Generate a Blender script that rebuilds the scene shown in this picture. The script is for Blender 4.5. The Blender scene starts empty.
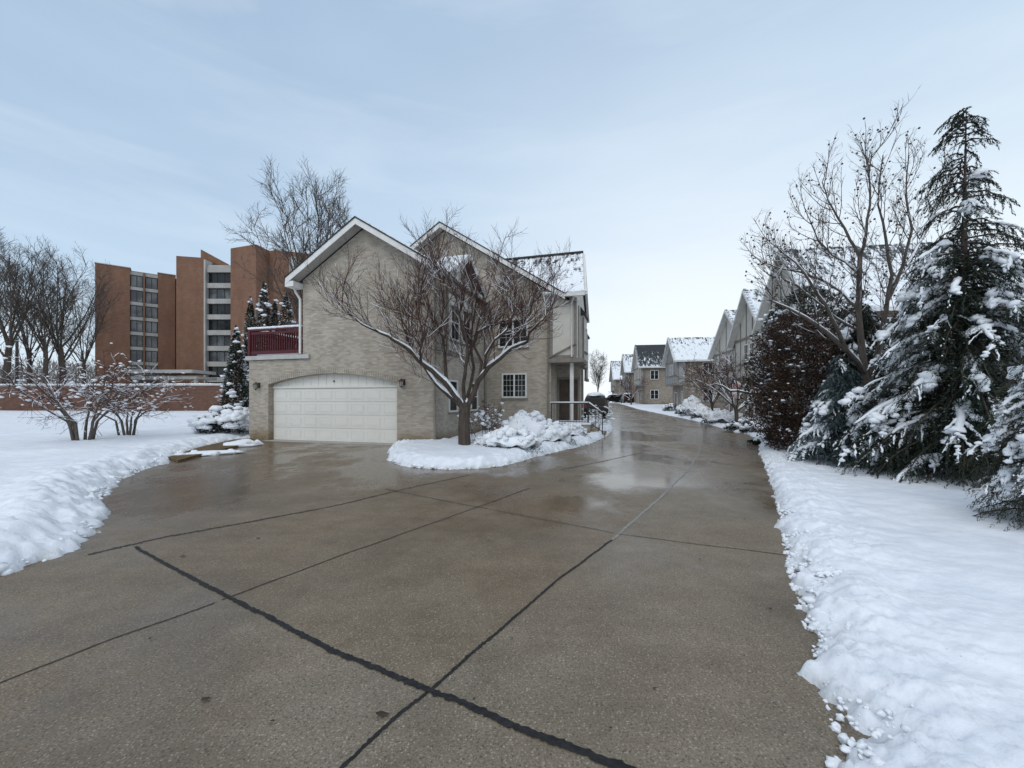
import bpy, math, random
import numpy as np
from mathutils import Vector, Matrix, noise as mnoise

random.seed(7)
RNG = np.random.default_rng(11)
scene = bpy.context.scene
COL = scene.collection
R = math.radians

# ------------------------------------------------------------------ camera constants
F, CX, HY, EYE = 414.0, 512.0, 401.0, 1.65


def g(y):
    """height of the ground: level near the house, climbing gently further off"""
    y = np.asarray(y, dtype=float)
    a = np.where(y < 16, 0.0, np.where(y < 24, 0.02 * (y - 16) ** 2 / 16, 0.02 * (y - 20)))
    return np.minimum(a, 0.02 * 58)


def gz(y):
    return float(g(y))


def at(px, py, z=0.0):
    """where the sight line through a pixel meets the ground"""
    d = F * EYE / max(py - HY, 1.0)
    for _ in range(30):
        d = 0.5 * d + 0.5 * F * (EYE - gz(d) - z) / max(py - HY, 1.0)
    return ((px - CX) / F * d, d)


def pos(px, py, d):
    return Vector(((px - CX) / F * d, d, EYE + (HY - py) / F * d))


# ------------------------------------------------------------------ noise for height fields
_P = RNG.random((256, 256))


def vnoise(x, y):
    xi, yi = np.floor(x).astype(int), np.floor(y).astype(int)
    fx, fy = x - xi, y - yi
    fx, fy = fx * fx * (3 - 2 * fx), fy * fy * (3 - 2 * fy)
    a, b = _P[xi & 255, yi & 255], _P[(xi + 1) & 255, yi & 255]
    c, d = _P[xi & 255, (yi + 1) & 255], _P[(xi + 1) & 255, (yi + 1) & 255]
    return (a * (1 - fx) + b * fx) * (1 - fy) + (c * (1 - fx) + d * fx) * fy


def fbm(x, y, f, octv=3):
    s, amp, tot = 0, 1.0, 0
    for o in range(octv):
        s = s + amp * (vnoise(x * f + 17.3 * o, y * f + 9.1 * o) - 0.5)
        tot += amp
        amp *= 0.5
        f *= 2.03
    return s / tot * 2


# ------------------------------------------------------------------ materials
MATS = {}


class NT:
    def __init__(self, name):
        self.m = bpy.data.materials.new(name)
        self.m.use_nodes = True
        self.t = self.m.node_tree
        self.b = self.t.nodes['Principled BSDF']
        MATS[name] = self.m

    def n(self, typ, **kw):
        nd = self.t.nodes.new(typ)
        for k, v in kw.items():
            if hasattr(nd, k):
                setattr(nd, k, v)
            else:
                nd.inputs[k.replace('_', ' ')].default_value = v
        return nd

    def l(self, a, b):
        self.t.links.new(a, b)

    def obj(self):
        return self.n('ShaderNodeTexCoord').outputs['Object']

    def noise(self, vec, scale, detail=4, rough=0.55):
        nd = self.n('ShaderNodeTexNoise')
        nd.inputs['Scale'].default_value = scale
        nd.inputs['Detail'].default_value = detail
        nd.inputs['Roughness'].default_value = rough
        self.l(vec, nd.inputs['Vector'])
        return nd.outputs['Fac']

    def ramp(self, fac, stops):
        nd = self.n('ShaderNodeValToRGB')
        el = nd.color_ramp.elements
        while len(el) < len(stops):
            el.new(0.5)
        for e, (p, c) in zip(el, stops):
            e.position = p
            e.color = (*c, 1) if len(c) == 3 else c
        self.l(fac, nd.inputs['Fac'])
        return nd.outputs['Color']

    def mix(self, fac, a, b, blend='MIX'):
        nd = self.n('ShaderNodeMix', data_type='RGBA', blend_type=blend)
        for s, v in ((0, fac), (6, a), (7, b)):
            if isinstance(v, (int, float)):
                nd.inputs[s].default_value = v
            elif isinstance(v, tuple):
                nd.inputs[s].default_value = (*v, 1)
            else:
                self.l(v, nd.inputs[s])
        return nd.outputs[2]

    def math(self, op, a, b=0.0, c=None):
        nd = self.n('ShaderNodeMath', operation=op)
        for i, v in enumerate((a, b, c)):
            if v is None:
                continue
            if isinstance(v, (int, float)):
                nd.inputs[i].default_value = v
            else:
                self.l(v, nd.inputs[i])
        return nd.outputs[0]

    def vscale(self, vec, s):
        nd = self.n('ShaderNodeVectorMath', operation='MULTIPLY')
        self.l(vec, nd.inputs[0])
        nd.inputs[1].default_value = s
        return nd.outputs[0]

    def bump(self, h, strength=0.3, dist=0.02):
        nd = self.n('ShaderNodeBump')
        nd.inputs['Strength'].default_value = strength
        nd.inputs['Distance'].default_value = dist
        self.l(h, nd.inputs['Height'])
        self.l(nd.outputs['Normal'], self.b.inputs['Normal'])

    def base(self, c):
        if isinstance(c, tuple):
            self.b.inputs['Base Color'].default_value = (*c, 1)
        else:
            self.l(c, self.b.inputs['Base Color'])

    def set(self, rough=0.6, spec=0.4, metal=0.0):
        self.b.inputs['Roughness'].default_value = rough
        self.b.inputs['Specular IOR Level'].default_value = spec
        self.b.inputs['Metallic'].default_value = metal


def simple(name, c1, c2, scale=4.0, rough=0.6, spec=0.4, metal=0.0, bump=0.0, lo=0.35, hi=0.65):
    t = NT(name)
    v = t.obj()
    f = t.noise(v, scale)
    t.base(t.ramp(f, [(lo, c1), (hi, c2)]))
    t.set(rough, spec, metal)
    if bump:
        t.bump(t.noise(v, scale * 6), bump)
    return t.m


def mat_brick(name, cols, mortar, bw=0.22, bh=0.075, var=0.5):
    t = NT(name)
    tc = t.n('ShaderNodeTexCoord')
    sep = t.n('ShaderNodeSeparateXYZ')
    t.l(tc.outputs['Object'], sep.inputs[0])
    ns = t.n('ShaderNodeSeparateXYZ')
    t.l(tc.outputs['Normal'], ns.inputs[0])
    side = t.math('GREATER_THAN', t.math('ABSOLUTE', ns.outputs[0]), 0.6)
    u = t.math('ADD', t.math('MULTIPLY', sep.outputs[1], side), t.math('MULTIPLY', sep.outputs[0], t.math('SUBTRACT', 1.0, side)))
    cb = t.n('ShaderNodeCombineXYZ')
    t.l(u, cb.inputs[0])
    t.l(sep.outputs[2], cb.inputs[1])
    br = t.n('ShaderNodeTexBrick')
    br.inputs['Scale'].default_value = 1.0
    br.inputs['Brick Width'].default_value = bw
    br.inputs['Row Height'].default_value = bh
    br.inputs['Mortar Size'].default_value = 0.006
    br.inputs['Mortar Smooth'].default_value = 0.3
    br.inputs['Color1'].default_value = (0, 0, 0, 1)
    br.inputs['Color2'].default_value = (1, 1, 1, 1)
    br.inputs['Mortar'].default_value = (0.5, 0.5, 0.5, 1)
    t.l(cb.outputs[0], br.inputs['Vector'])
    n2 = t.noise(tc.outputs['Object'], 1.3, 5)
    f = t.math('ADD', t.math('MULTIPLY', t.n('ShaderNodeRGBToBW').outputs[0], 0.0), 0.0)
    bw_ = t.n('ShaderNodeRGBToBW')
    t.l(br.outputs['Color'], bw_.inputs[0])
    f = t.math('ADD', t.math('MULTIPLY', bw_.outputs[0], var), t.math('MULTIPLY', n2, 1 - var))
    c = t.ramp(f, cols)
    c = t.mix(br.outputs['Fac'], c, mortar)
    st = t.noise(t.vscale(tc.outputs['Object'], (0.7, 0.7, 0.25)), 1.1, 4)
    c = t.mix(0.35, c, t.ramp(st, [(0.3, (0.45, 0.43, 0.4)), (0.7, (1, 1, 1))]), 'MULTIPLY')
    wide = t.noise(t.vscale(tc.outputs['Object'], (0.5, 0.5, 0.12)), 0.9, 5, 0.6)
    c = t.mix(0.5, c, t.ramp(wide, [(0.32, (0.74, 0.73, 0.72)), (0.68, (1.08, 1.08, 1.08))]), 'MULTIPLY')
    zz = t.math('ADD', sep.outputs[2], t.math('MULTIPLY', t.math('SUBTRACT', st, 0.5), 1.2))
    damp = t.ramp(zz, [(0.15, (0.66, 0.58, 0.46)), (0.55, (1, 1, 1))])
    c = t.mix(1.0, c, damp, 'MULTIPLY')
    t.base(c)
    t.set(0.85, 0.25)
    t.bump(t.math('SUBTRACT', t.math('MULTIPLY', bw_.outputs[0], 0.4), br.outputs['Fac']), 0.6, 0.012)
    return t.m


def mat_snow(name='snow', tint=(0.86, 0.885, 0.92)):
    t = NT(name)
    v = t.obj()
    n1 = t.noise(v, 0.7, 5)
    c = t.ramp(n1, [(0.3, (tint[0] * .95, tint[1] * .955, tint[2] * .97)), (0.7, tint)])
    grit = t.noise(v, 26, 2)
    c = t.mix(t.math('MULTIPLY', t.math('GREATER_THAN', grit, 0.735), 0.35), c, (0.35, 0.31, 0.27))
    sz = t.n('ShaderNodeSeparateXYZ')
    t.l(v, sz.inputs[0])
    lowz = t.n('ShaderNodeMapRange')
    lowz.inputs['From Min'].default_value = 0.11
    lowz.inputs['From Max'].default_value = 0.0
    t.l(sz.outputs[2], lowz.inputs['Value'])
    slush = t.math('MULTIPLY', lowz.outputs[0], t.ramp(t.noise(v, 5, 4), [(0.38, (0, 0, 0)), (0.65, (.8, .8, .8))]))
    c = t.mix(slush, c, (0.42, 0.41, 0.39))
    streak = t.ramp(t.noise(t.vscale(v, (1.0, 2.2, 1.0)), 2.3, 5, 0.65), [(0.42, (.90, .91, .93)), (0.6, (1, 1, 1))])
    c = t.mix(1.0, c, streak, 'MULTIPLY')
    t.base(c)
    t.set(0.55, 0.3)
    h = t.math('ADD', t.math('MULTIPLY', t.noise(v, 14, 5, 0.6), 1.0), t.math('MULTIPLY', t.noise(v, 70, 3), 0.25))
    t.bump(h, 0.35, 0.03)
    return t.m


def mat_concrete():
    t = NT('wet_concrete')
    v = t.obj()
    big = t.noise(v, 0.22, 5, 0.6)
    mid = t.noise(v, 1.1, 6, 0.65)
    c = t.ramp(mid, [(0.28, (0.138, 0.113, 0.080)), (0.5, (0.178, 0.148, 0.109)), (0.75, (0.222, 0.188, 0.144))])
    # slabs that cured to browner and greyer tones
    c = t.mix(t.ramp(big, [(0.42, (0, 0, 0)), (0.62, (1, 1, 1))]), c, t.mix(0.6, c, (0.165, 0.120, 0.072)))
    # the slab beside the garage cured to a browner tone than its neighbours
    sl = t.n('ShaderNodeSeparateXYZ')
    t.l(v, sl.inputs[0])

    def beyond(p, q):
        (ax, ay), (bx, by) = at(*p), at(*q)
        L = math.hypot(bx - ax, by - ay)
        nx, ny = -(by - ay) / L, (bx - ax) / L
        dd = t.math('ADD', t.math('MULTIPLY', t.math('SUBTRACT', sl.outputs[0], ax), nx), t.math('MULTIPLY', t.math('SUBTRACT', sl.outputs[1], ay), ny))
        m_ = t.n('ShaderNodeMapRange')
        m_.inputs['From Min'].default_value = -.02
        m_.inputs['From Max'].default_value = .02
        t.l(dd, m_.inputs['Value'])
        return m_.outputs[0]
    slab = t.math('MULTIPLY', beyond((135, 547), (430, 690)), beyond((430, 690), (650, 508)))
    c = t.mix(t.math('MULTIPLY', slab, 0.55), c, t.mix(1.0, c, (1.02, .94, .83), 'MULTIPLY'))
    c = t.mix(t.math('SUBTRACT', 1.0, slab), c, t.mix(1.0, c, (1.08, 1.09, 1.11), 'MULTIPLY'))
    # brushed streaks along the slabs
    mp = t.n('ShaderNodeMapping')
    mp.inputs['Rotation'].default_value = (0, 0, R(-57.4))
    mp.inputs['Scale'].default_value = (0.35, 2.4, 1)
    t.l(v, mp.inputs['Vector'])
    stk = t.noise(mp.outputs[0], 1.2, 5, 0.6)
    c = t.mix(0.33, c, t.ramp(stk, [(0.3, (0.68, 0.65, 0.61)), (0.55, (1.0, 0.98, 0.95)), (0.75, (1.3, 1.3, 1.3))]), 'MULTIPLY')
    # exposed aggregate
    vo = t.n('ShaderNodeTexVoronoi')
    vo.inputs['Scale'].default_value = 70
    dn = t.n('ShaderNodeTexNoise')
    dn.inputs['Scale'].default_value = 40
    t.l(v, dn.inputs['Vector'])
    va = t.n('ShaderNodeVectorMath', operation='MULTIPLY_ADD')
    t.l(dn.outputs['Color'], va.inputs[0])
    va.inputs[1].default_value = (.02, .02, .02)
    t.l(v, va.inputs[2])
    t.l(va.outputs[0], vo.inputs['Vector'])
    cellv = t.n('ShaderNodeRGBToBW')
    t.l(vo.outputs['Color'], cellv.inputs[0])
    pick = t.math('MULTIPLY', t.math('GREATER_THAN', cellv.outputs[0], 0.64), t.math('LESS_THAN', vo.outputs['Distance'], 0.36))
    c = t.mix(t.math('MULTIPLY', pick, 0.75), c, t.mix(t.noise(v, 33, 1), (0.36, 0.31, 0.25), (0.30, 0.25, 0.22)))
    pick2 = t.math('MULTIPLY', t.math('LESS_THAN', cellv.outputs[0], 0.3), t.math('LESS_THAN', vo.outputs['Distance'], 0.4))
    c = t.mix(t.math('MULTIPLY', pick2, 0.6), c, (0.05, 0.045, 0.04))
    fine = t.noise(v, 75, 4, 0.75)
    c = t.mix(0.85, c, t.ramp(fine, [(0.32, (0.45, 0.44, 0.43)), (0.68, (1.55, 1.55, 1.55))]), 'MULTIPLY')
    blot = t.noise(v, 3.2, 6, 0.7)
    c = t.mix(0.6, c, t.ramp(blot, [(0.3, (0.78, 0.76, 0.73)), (0.7, (1.2, 1.2, 1.2))]), 'MULTIPLY')
    # wetness: films of melt water, more of it down the drive
    sep = t.n('ShaderNodeSeparateXYZ')
    t.l(v, sep.inputs[0])
    wn = t.noise(t.vscale(v, (1.0, 0.6, 1)), 0.42, 6, 0.62)
    far = t.n('ShaderNodeMapRange')
    far.inputs['From Min'].default_value = 2.5
    far.inputs['From Max'].default_value = 9
    far.inputs['To Min'].default_value = -0.05
    far.inputs['To Max'].default_value = 0.11
    t.l(sep.outputs[1], far.inputs['Value'])
    w = t.math('ADD', wn, far.outputs[0])
    wet = t.n('ShaderNodeMapRange')
    wet.inputs['From Min'].default_value = 0.47
    wet.inputs['From Max'].default_value = 0.63
    t.l(w, wet.inputs['Value'])
    wf = wet.outputs[0]
    pud = None
    for (cx_, cy_, rx_, ry_, amt) in ((0.85, 6.6, 0.8, 0.9, .8), (2.4, 8.5, 1.25, 1.0, 1.0), (4.4, 13.5, 1.5, 3.2, 0.75), (-1.0, 5.4, 1.3, 0.6, 0.4), (5.6, 20, 1.6, 5, 0.7)):
        dx = t.math('DIVIDE', t.math('SUBTRACT', sep.outputs[0], cx_), rx_)
        dy = t.math('DIVIDE', t.math('SUBTRACT', sep.outputs[1], cy_), ry_)
        r2 = t.math('SQRT', t.math('ADD', t.math('MULTIPLY', dx, dx), t.math('MULTIPLY', dy, dy)))
        r2 = t.math('ADD', r2, t.math('MULTIPLY', t.math('SUBTRACT', t.noise(v, 1.4, 5), 0.5), 1.9))
        mr = t.n('ShaderNodeMapRange')
        mr.inputs['From Min'].default_value = 1.25
        mr.inputs['From Max'].default_value = 0.5
        mr.inputs['To Max'].default_value = amt
        t.l(r2, mr.inputs['Value'])
        pud = mr.outputs[0] if pud is None else t.math('MAXIMUM', pud, mr.outputs[0])
    wf = t.math('MAXIMUM', wf, pud)
    c = t.mix(t.math('MULTIPLY', wf, 0.75), c, t.mix(1.0, c, (0.66, 0.60, 0.53), 'MULTIPLY'))
    t.base(c)
    t.set(0.5, 0.34)
    rr = t.n('ShaderNodeMapRange')
    rr.inputs['To Min'].default_value = 0.62
    rr.inputs['To Max'].default_value = 0.21
    t.l(wf, rr.inputs['Value'])
    rgh = t.math('ADD', rr.outputs[0], t.math('MULTIPLY', t.math('SUBTRACT', t.noise(v, 9, 4), 0.5), 0.2))
    t.l(t.math('MAXIMUM', t.math('SUBTRACT', rgh, t.math('MULTIPLY', pud, 0.15)), 0.05), t.b.inputs['Roughness'])
    hh = t.math('ADD', t.math('MULTIPLY', t.noise(v, 90, 3), 0.5), t.math('MULTIPLY', t.noise(v, 7, 3), 0.7))
    nd = t.n('ShaderNodeBump')
    nd.inputs['Distance'].default_value = 0.006
    t.l(hh, nd.inputs['Height'])
    t.l(t.math('SUBTRACT', 0.55, t.math('MULTIPLY', wf, 0.42)), nd.inputs['Strength'])
    t.l(nd.outputs['Normal'], t.b.inputs['Normal'])
    return t.m


def mat_roof(name, thresh, base=(0.045, 0.047, 0.05)):
    """shingles with a thin, partly melted cover of snow"""
    t = NT(name)
    v = t.obj()
    n1 = t.noise(t.vscale(v, (2.6, 0.9, 0.9)), 1.5, 7, 0.72)
    sp = t.n('ShaderNodeSeparateXYZ')
    t.l(v, sp.inputs[0])
    n1 = t.math('SUBTRACT', n1, t.math('MULTIPLY', t.math('SUBTRACT', sp.outputs[2], 8.2), 0.045))
    course = t.math('FRACT', t.math('MULTIPLY', sp.outputs[2], 5.5))
    n1 = t.math('ADD', n1, t.math('MULTIPLY', t.math('SUBTRACT', course, 0.5), 0.05))
    sh = t.noise(t.vscale(v, (3, 3, 9)), 2.0, 2)
    shc = t.ramp(sh, [(0.3, tuple(b * .7 for b in base)), (0.7, tuple(b * 1.4 for b in base))])
    m = t.n('ShaderNodeMapRange')
    m.inputs['From Min'].default_value = thresh - 0.05
    m.inputs['From Max'].default_value = thresh + 0.03
    t.l(n1, m.inputs['Value'])
    gn = t.n('ShaderNodeSeparateXYZ')
    t.l(t.n('ShaderNodeNewGeometry').outputs['Normal'], gn.inputs[0])
    topm = t.math('MULTIPLY', m.outputs[0], t.math('GREATER_THAN', gn.outputs[2], 0.25))
    t.base(t.mix(topm, shc, (0.84, 0.87, 0.9)))
    t.set(0.75, 0.3)
    t.bump(m.outputs[0], 0.5, 0.05)
    return t.m


def mat_leaf(name, stops, scale=2.0, rough=0.6):
    t = NT(name)
    v = t.obj()
    f = t.math('ADD', t.math('MULTIPLY', t.noise(v, scale, 3), 0.6), t.math('MULTIPLY', t.noise(v, scale * 14, 2), 0.4))
    t.base(t.ramp(f, stops))
    t.set(rough, 0.3)
    return t.m


def mat_bark(name, a, b):
    t = NT(name)
    v = t.obj()
    f = t.noise(t.vscale(v, (6, 6, 1.3)), 3.0, 5)
    t.base(t.ramp(f, [(0.3, a), (0.7, b)]))
    t.set(0.9, 0.2)
    t.bump(f, 0.7, 0.02)
    return t.m


def mat_half_timber(name, wall, board, step=0.6):
    t = NT(name)
    v = t.obj()
    f = t.noise(v, 2.0, 4)
    t.base(t.ramp(f, [(0.3, tuple(w * .9 for w in wall)), (0.7, wall)]))
    t.set(0.85, 0.2)
    t.bump(t.noise(v, 60, 2), 0.2, 0.01)
    return t.m


M_SNOW = mat_snow()
M_SNOWT = simple('snow_clump', (0.82, 0.85, 0.89), (0.88, 0.9, 0.93), 6, 0.6, 0.3, bump=0.3)
M_CONC = mat_concrete()
M_TAR = simple('tar_joint_filler', (0.008, 0.008, 0.009), (0.022, 0.021, 0.021), 20, 0.6, 0.3, bump=0.5)
M_PALEJ = simple('pale_joint_filler', (0.20, 0.19, 0.175), (0.27, 0.26, 0.245), 20, 0.6, 0.4)
M_THINJ = simple('sawn_joint', (0.035, 0.03, 0.026), (0.06, 0.054, 0.047), 20, 0.7, 0.3)
M_BRICK = mat_brick('buff_brick', [(0.12, (0.32, 0.274, 0.218)), (0.42, (0.44, 0.387, 0.318)), (0.6, (0.52, 0.465, 0.39)), (0.9, (0.61, 0.556, 0.475))], (0.44, 0.40, 0.35), .21, .07, .38)
M_BRICKD = mat_brick('tan_townhouse_brick', [(0.18, (0.20, 0.165, 0.13)), (0.45, (0.30, 0.25, 0.20)), (0.85, (0.42, 0.365, 0.30))], (0.34, 0.31, 0.27))
M_TOWER = mat_brick('orange_brown_brick', [(0.2, (0.215, 0.112, 0.072)), (0.5, (0.255, 0.137, 0.09)), (0.85, (0.30, 0.168, 0.115))], (0.23, 0.14, 0.10), 0.4, 0.13, 0.35)
M_RWALL = mat_brick('red_brown_brick', [(0.2, (0.135, 0.068, 0.047)), (0.5, (0.17, 0.088, 0.062)), (0.85, (0.21, 0.115, 0.085))], (0.2, 0.13, 0.1), 0.25, 0.09)
M_WHITE = simple('white_trim_paint', (0.66, 0.65, 0.62), (0.76, 0.75, 0.73), 3, 0.55, 0.35)
M_DOORW = simple('cream_garage_paint', (0.71, 0.69, 0.635), (0.74, 0.72, 0.665), 1.2, 0.5, 0.35)
M_SOFFIT = simple('grey_soffit', (0.42, 0.41, 0.39), (0.5, 0.49, 0.47), 3, 0.7, 0.3)
M_STUCCO = mat_half_timber('pale_stucco', (0.62, 0.59, 0.53), None)
M_STUCCOG = mat_half_timber('grey_stucco', (0.36, 0.37, 0.37), None)
M_BOARD = simple('taupe_trim_board', (0.20, 0.18, 0.155), (0.26, 0.235, 0.205), 4, 0.7, 0.3)
M_REDP = simple('dark_red_paint', (0.065, 0.007, 0.010), (0.10, 0.010, 0.014), 5, 0.5, 0.4)
M_GLASS = simple('dark_window_glass', (0.008, 0.010, 0.011), (0.02, 0.024, 0.025), 1.5, 0.06, 0.4)
M_GLASS2 = simple('curtained_window_glass', (0.05, 0.055, 0.06), (0.17, 0.175, 0.18), 0.35, 0.15, 0.5, lo=0.42, hi=0.6)
M_CARGL = simple('tinted_car_glass', (0.004, 0.005, 0.005), (0.008, 0.009, 0.010), 2, 0.25, 0.12)
M_PRECAST = simple('pale_precast_panel', (0.36, 0.345, 0.32), (0.44, 0.425, 0.40), 0.6, 0.8, 0.2)
M_WOODDOOR = simple('dark_brown_door', (0.05, 0.032, 0.022), (0.085, 0.055, 0.038), 3, 0.5, 0.4)
M_IRON = simple('black_iron', (0.012, 0.012, 0.013), (0.025, 0.025, 0.026), 8, 0.5, 0.5)
M_LAMP = simple('lamp_bronze', (0.03, 0.026, 0.02), (0.05, 0.042, 0.03), 8, 0.4, 0.5)
M_LGLASS = simple('frosted_lamp_glass', (0.4, 0.38, 0.34), (0.55, 0.53, 0.5), 8, 0.25, 0.5)
M_ROOF_S = mat_roof('snowy_shingles', 0.43)
M_ROOF_P = mat_roof('patchy_snow_shingles', 0.44)
M_ROOF_D = mat_roof('mostly_bare_shingles', 0.62, (0.035, 0.04, 0.042))
M_BARK = mat_bark('dark_bark', (0.045, 0.034, 0.028), (0.105, 0.085, 0.07))
M_BARKG = mat_bark('grey_brown_bark', (0.075, 0.062, 0.052), (0.15, 0.128, 0.11))
M_TWIG = simple('reddish_twig', (0.052, 0.026, 0.022), (0.115, 0.062, 0.052), 3, 0.8, 0.2)
M_TWIGG = simple('grey_twig', (0.07, 0.058, 0.05), (0.13, 0.11, 0.095), 3, 0.8, 0.2)
M_EVER = mat_leaf('dark_evergreen', [(0.3, (0.006, 0.011, 0.007)), (0.55, (0.018, 0.030, 0.018)), (0.8, (0.042, 0.058, 0.035))])
M_EVER2 = mat_leaf('olive_evergreen', [(0.3, (0.014, 0.017, 0.009)), (0.55, (0.036, 0.042, 0.022)), (0.8, (0.075, 0.072, 0.04))])
M_SPRUCE = mat_leaf('blue_spruce', [(0.3, (0.03, 0.05, 0.052)), (0.6, (0.08, 0.115, 0.12)), (0.85, (0.17, 0.21, 0.215))])
M_RUST = mat_leaf('rusty_brown_leaf', [(0.3, (0.020, 0.010, 0.007)), (0.55, (0.060, 0.032, 0.021)), (0.8, (0.12, 0.068, 0.043))], 1.6)
M_DEAD = mat_leaf('dead_brown_leaf', [(0.3, (0.06, 0.04, 0.03)), (0.6, (0.14, 0.10, 0.08)), (0.8, (0.25, 0.18, 0.15))])
M_WOODS = simple('far_bare_twigs', (0.17, 0.155, 0.145), (0.27, 0.25, 0.235), .3, 0.9, 0.1)
M_BERRY = simple('dark_berry', (0.03, 0.012, 0.01), (0.08, 0.03, 0.02), 9, 0.5, 0.4)
M_SOIL = simple('brown_soil', (0.09, 0.062, 0.032), (0.17, 0.125, 0.065), 5, 0.9, 0.2, bump=0.6)
M_CARB = simple('black_car_paint', (0.006, 0.007, 0.008), (0.010, 0.011, 0.013), 2, 0.35, 0.3)
M_CARS = simple('silver_car_paint', (0.25, 0.26, 0.27), (0.3, 0.31, 0.32), 2, 0.25, 0.5)
M_TYRE = simple('tyre_rubber', (0.012, 0.012, 0.012), (0.022, 0.022, 0.022), 9, 0.85, 0.3)
M_RIM = simple('wheel_rim', (0.3, 0.3, 0.31), (0.4, 0.4, 0.41), 5, 0.3, 0.5, 0.8)
M_TAIL = simple('red_lens', (0.2, 0.006, 0.006), (0.28, 0.01, 0.01), 5, 0.2, 0.5)
M_PLATE = simple('light_plate', (0.55, 0.55, 0.52), (0.65, 0.65, 0.62), 5, 0.4, 0.4)
M_FLAGR = simple('flag_red', (0.28, 0.02, 0.025), (0.36, 0.03, 0.035), 5, 0.8, 0.2)
M_FLAGW = simple('flag_white', (0.65, 0.64, 0.63), (0.72, 0.71, 0.7), 5, 0.8, 0.2)
M_FLAGB = simple('flag_blue', (0.02, 0.03, 0.12), (0.03, 0.04, 0.16), 5, 0.8, 0.2)
M_FALL = simple('wet_fallen_leaf', (0.02, 0.012, 0.008), (0.06, 0.035, 0.02), 9, 0.5, 0.4)


# ------------------------------------------------------------------ mesh builder
def _ico(sub):
    import bmesh
    bm = bmesh.new()
    bmesh.ops.create_icosphere(bm, subdivisions=sub, radius=1.0)
    v = np.array([x.co[:] for x in bm.verts])
    f = np.array([[q.index for q in p.verts] for p in bm.faces])
    bm.free()
    return v, f


ICO = {k: _ico(k) for k in (1, 2, 3, 4)}


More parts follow.
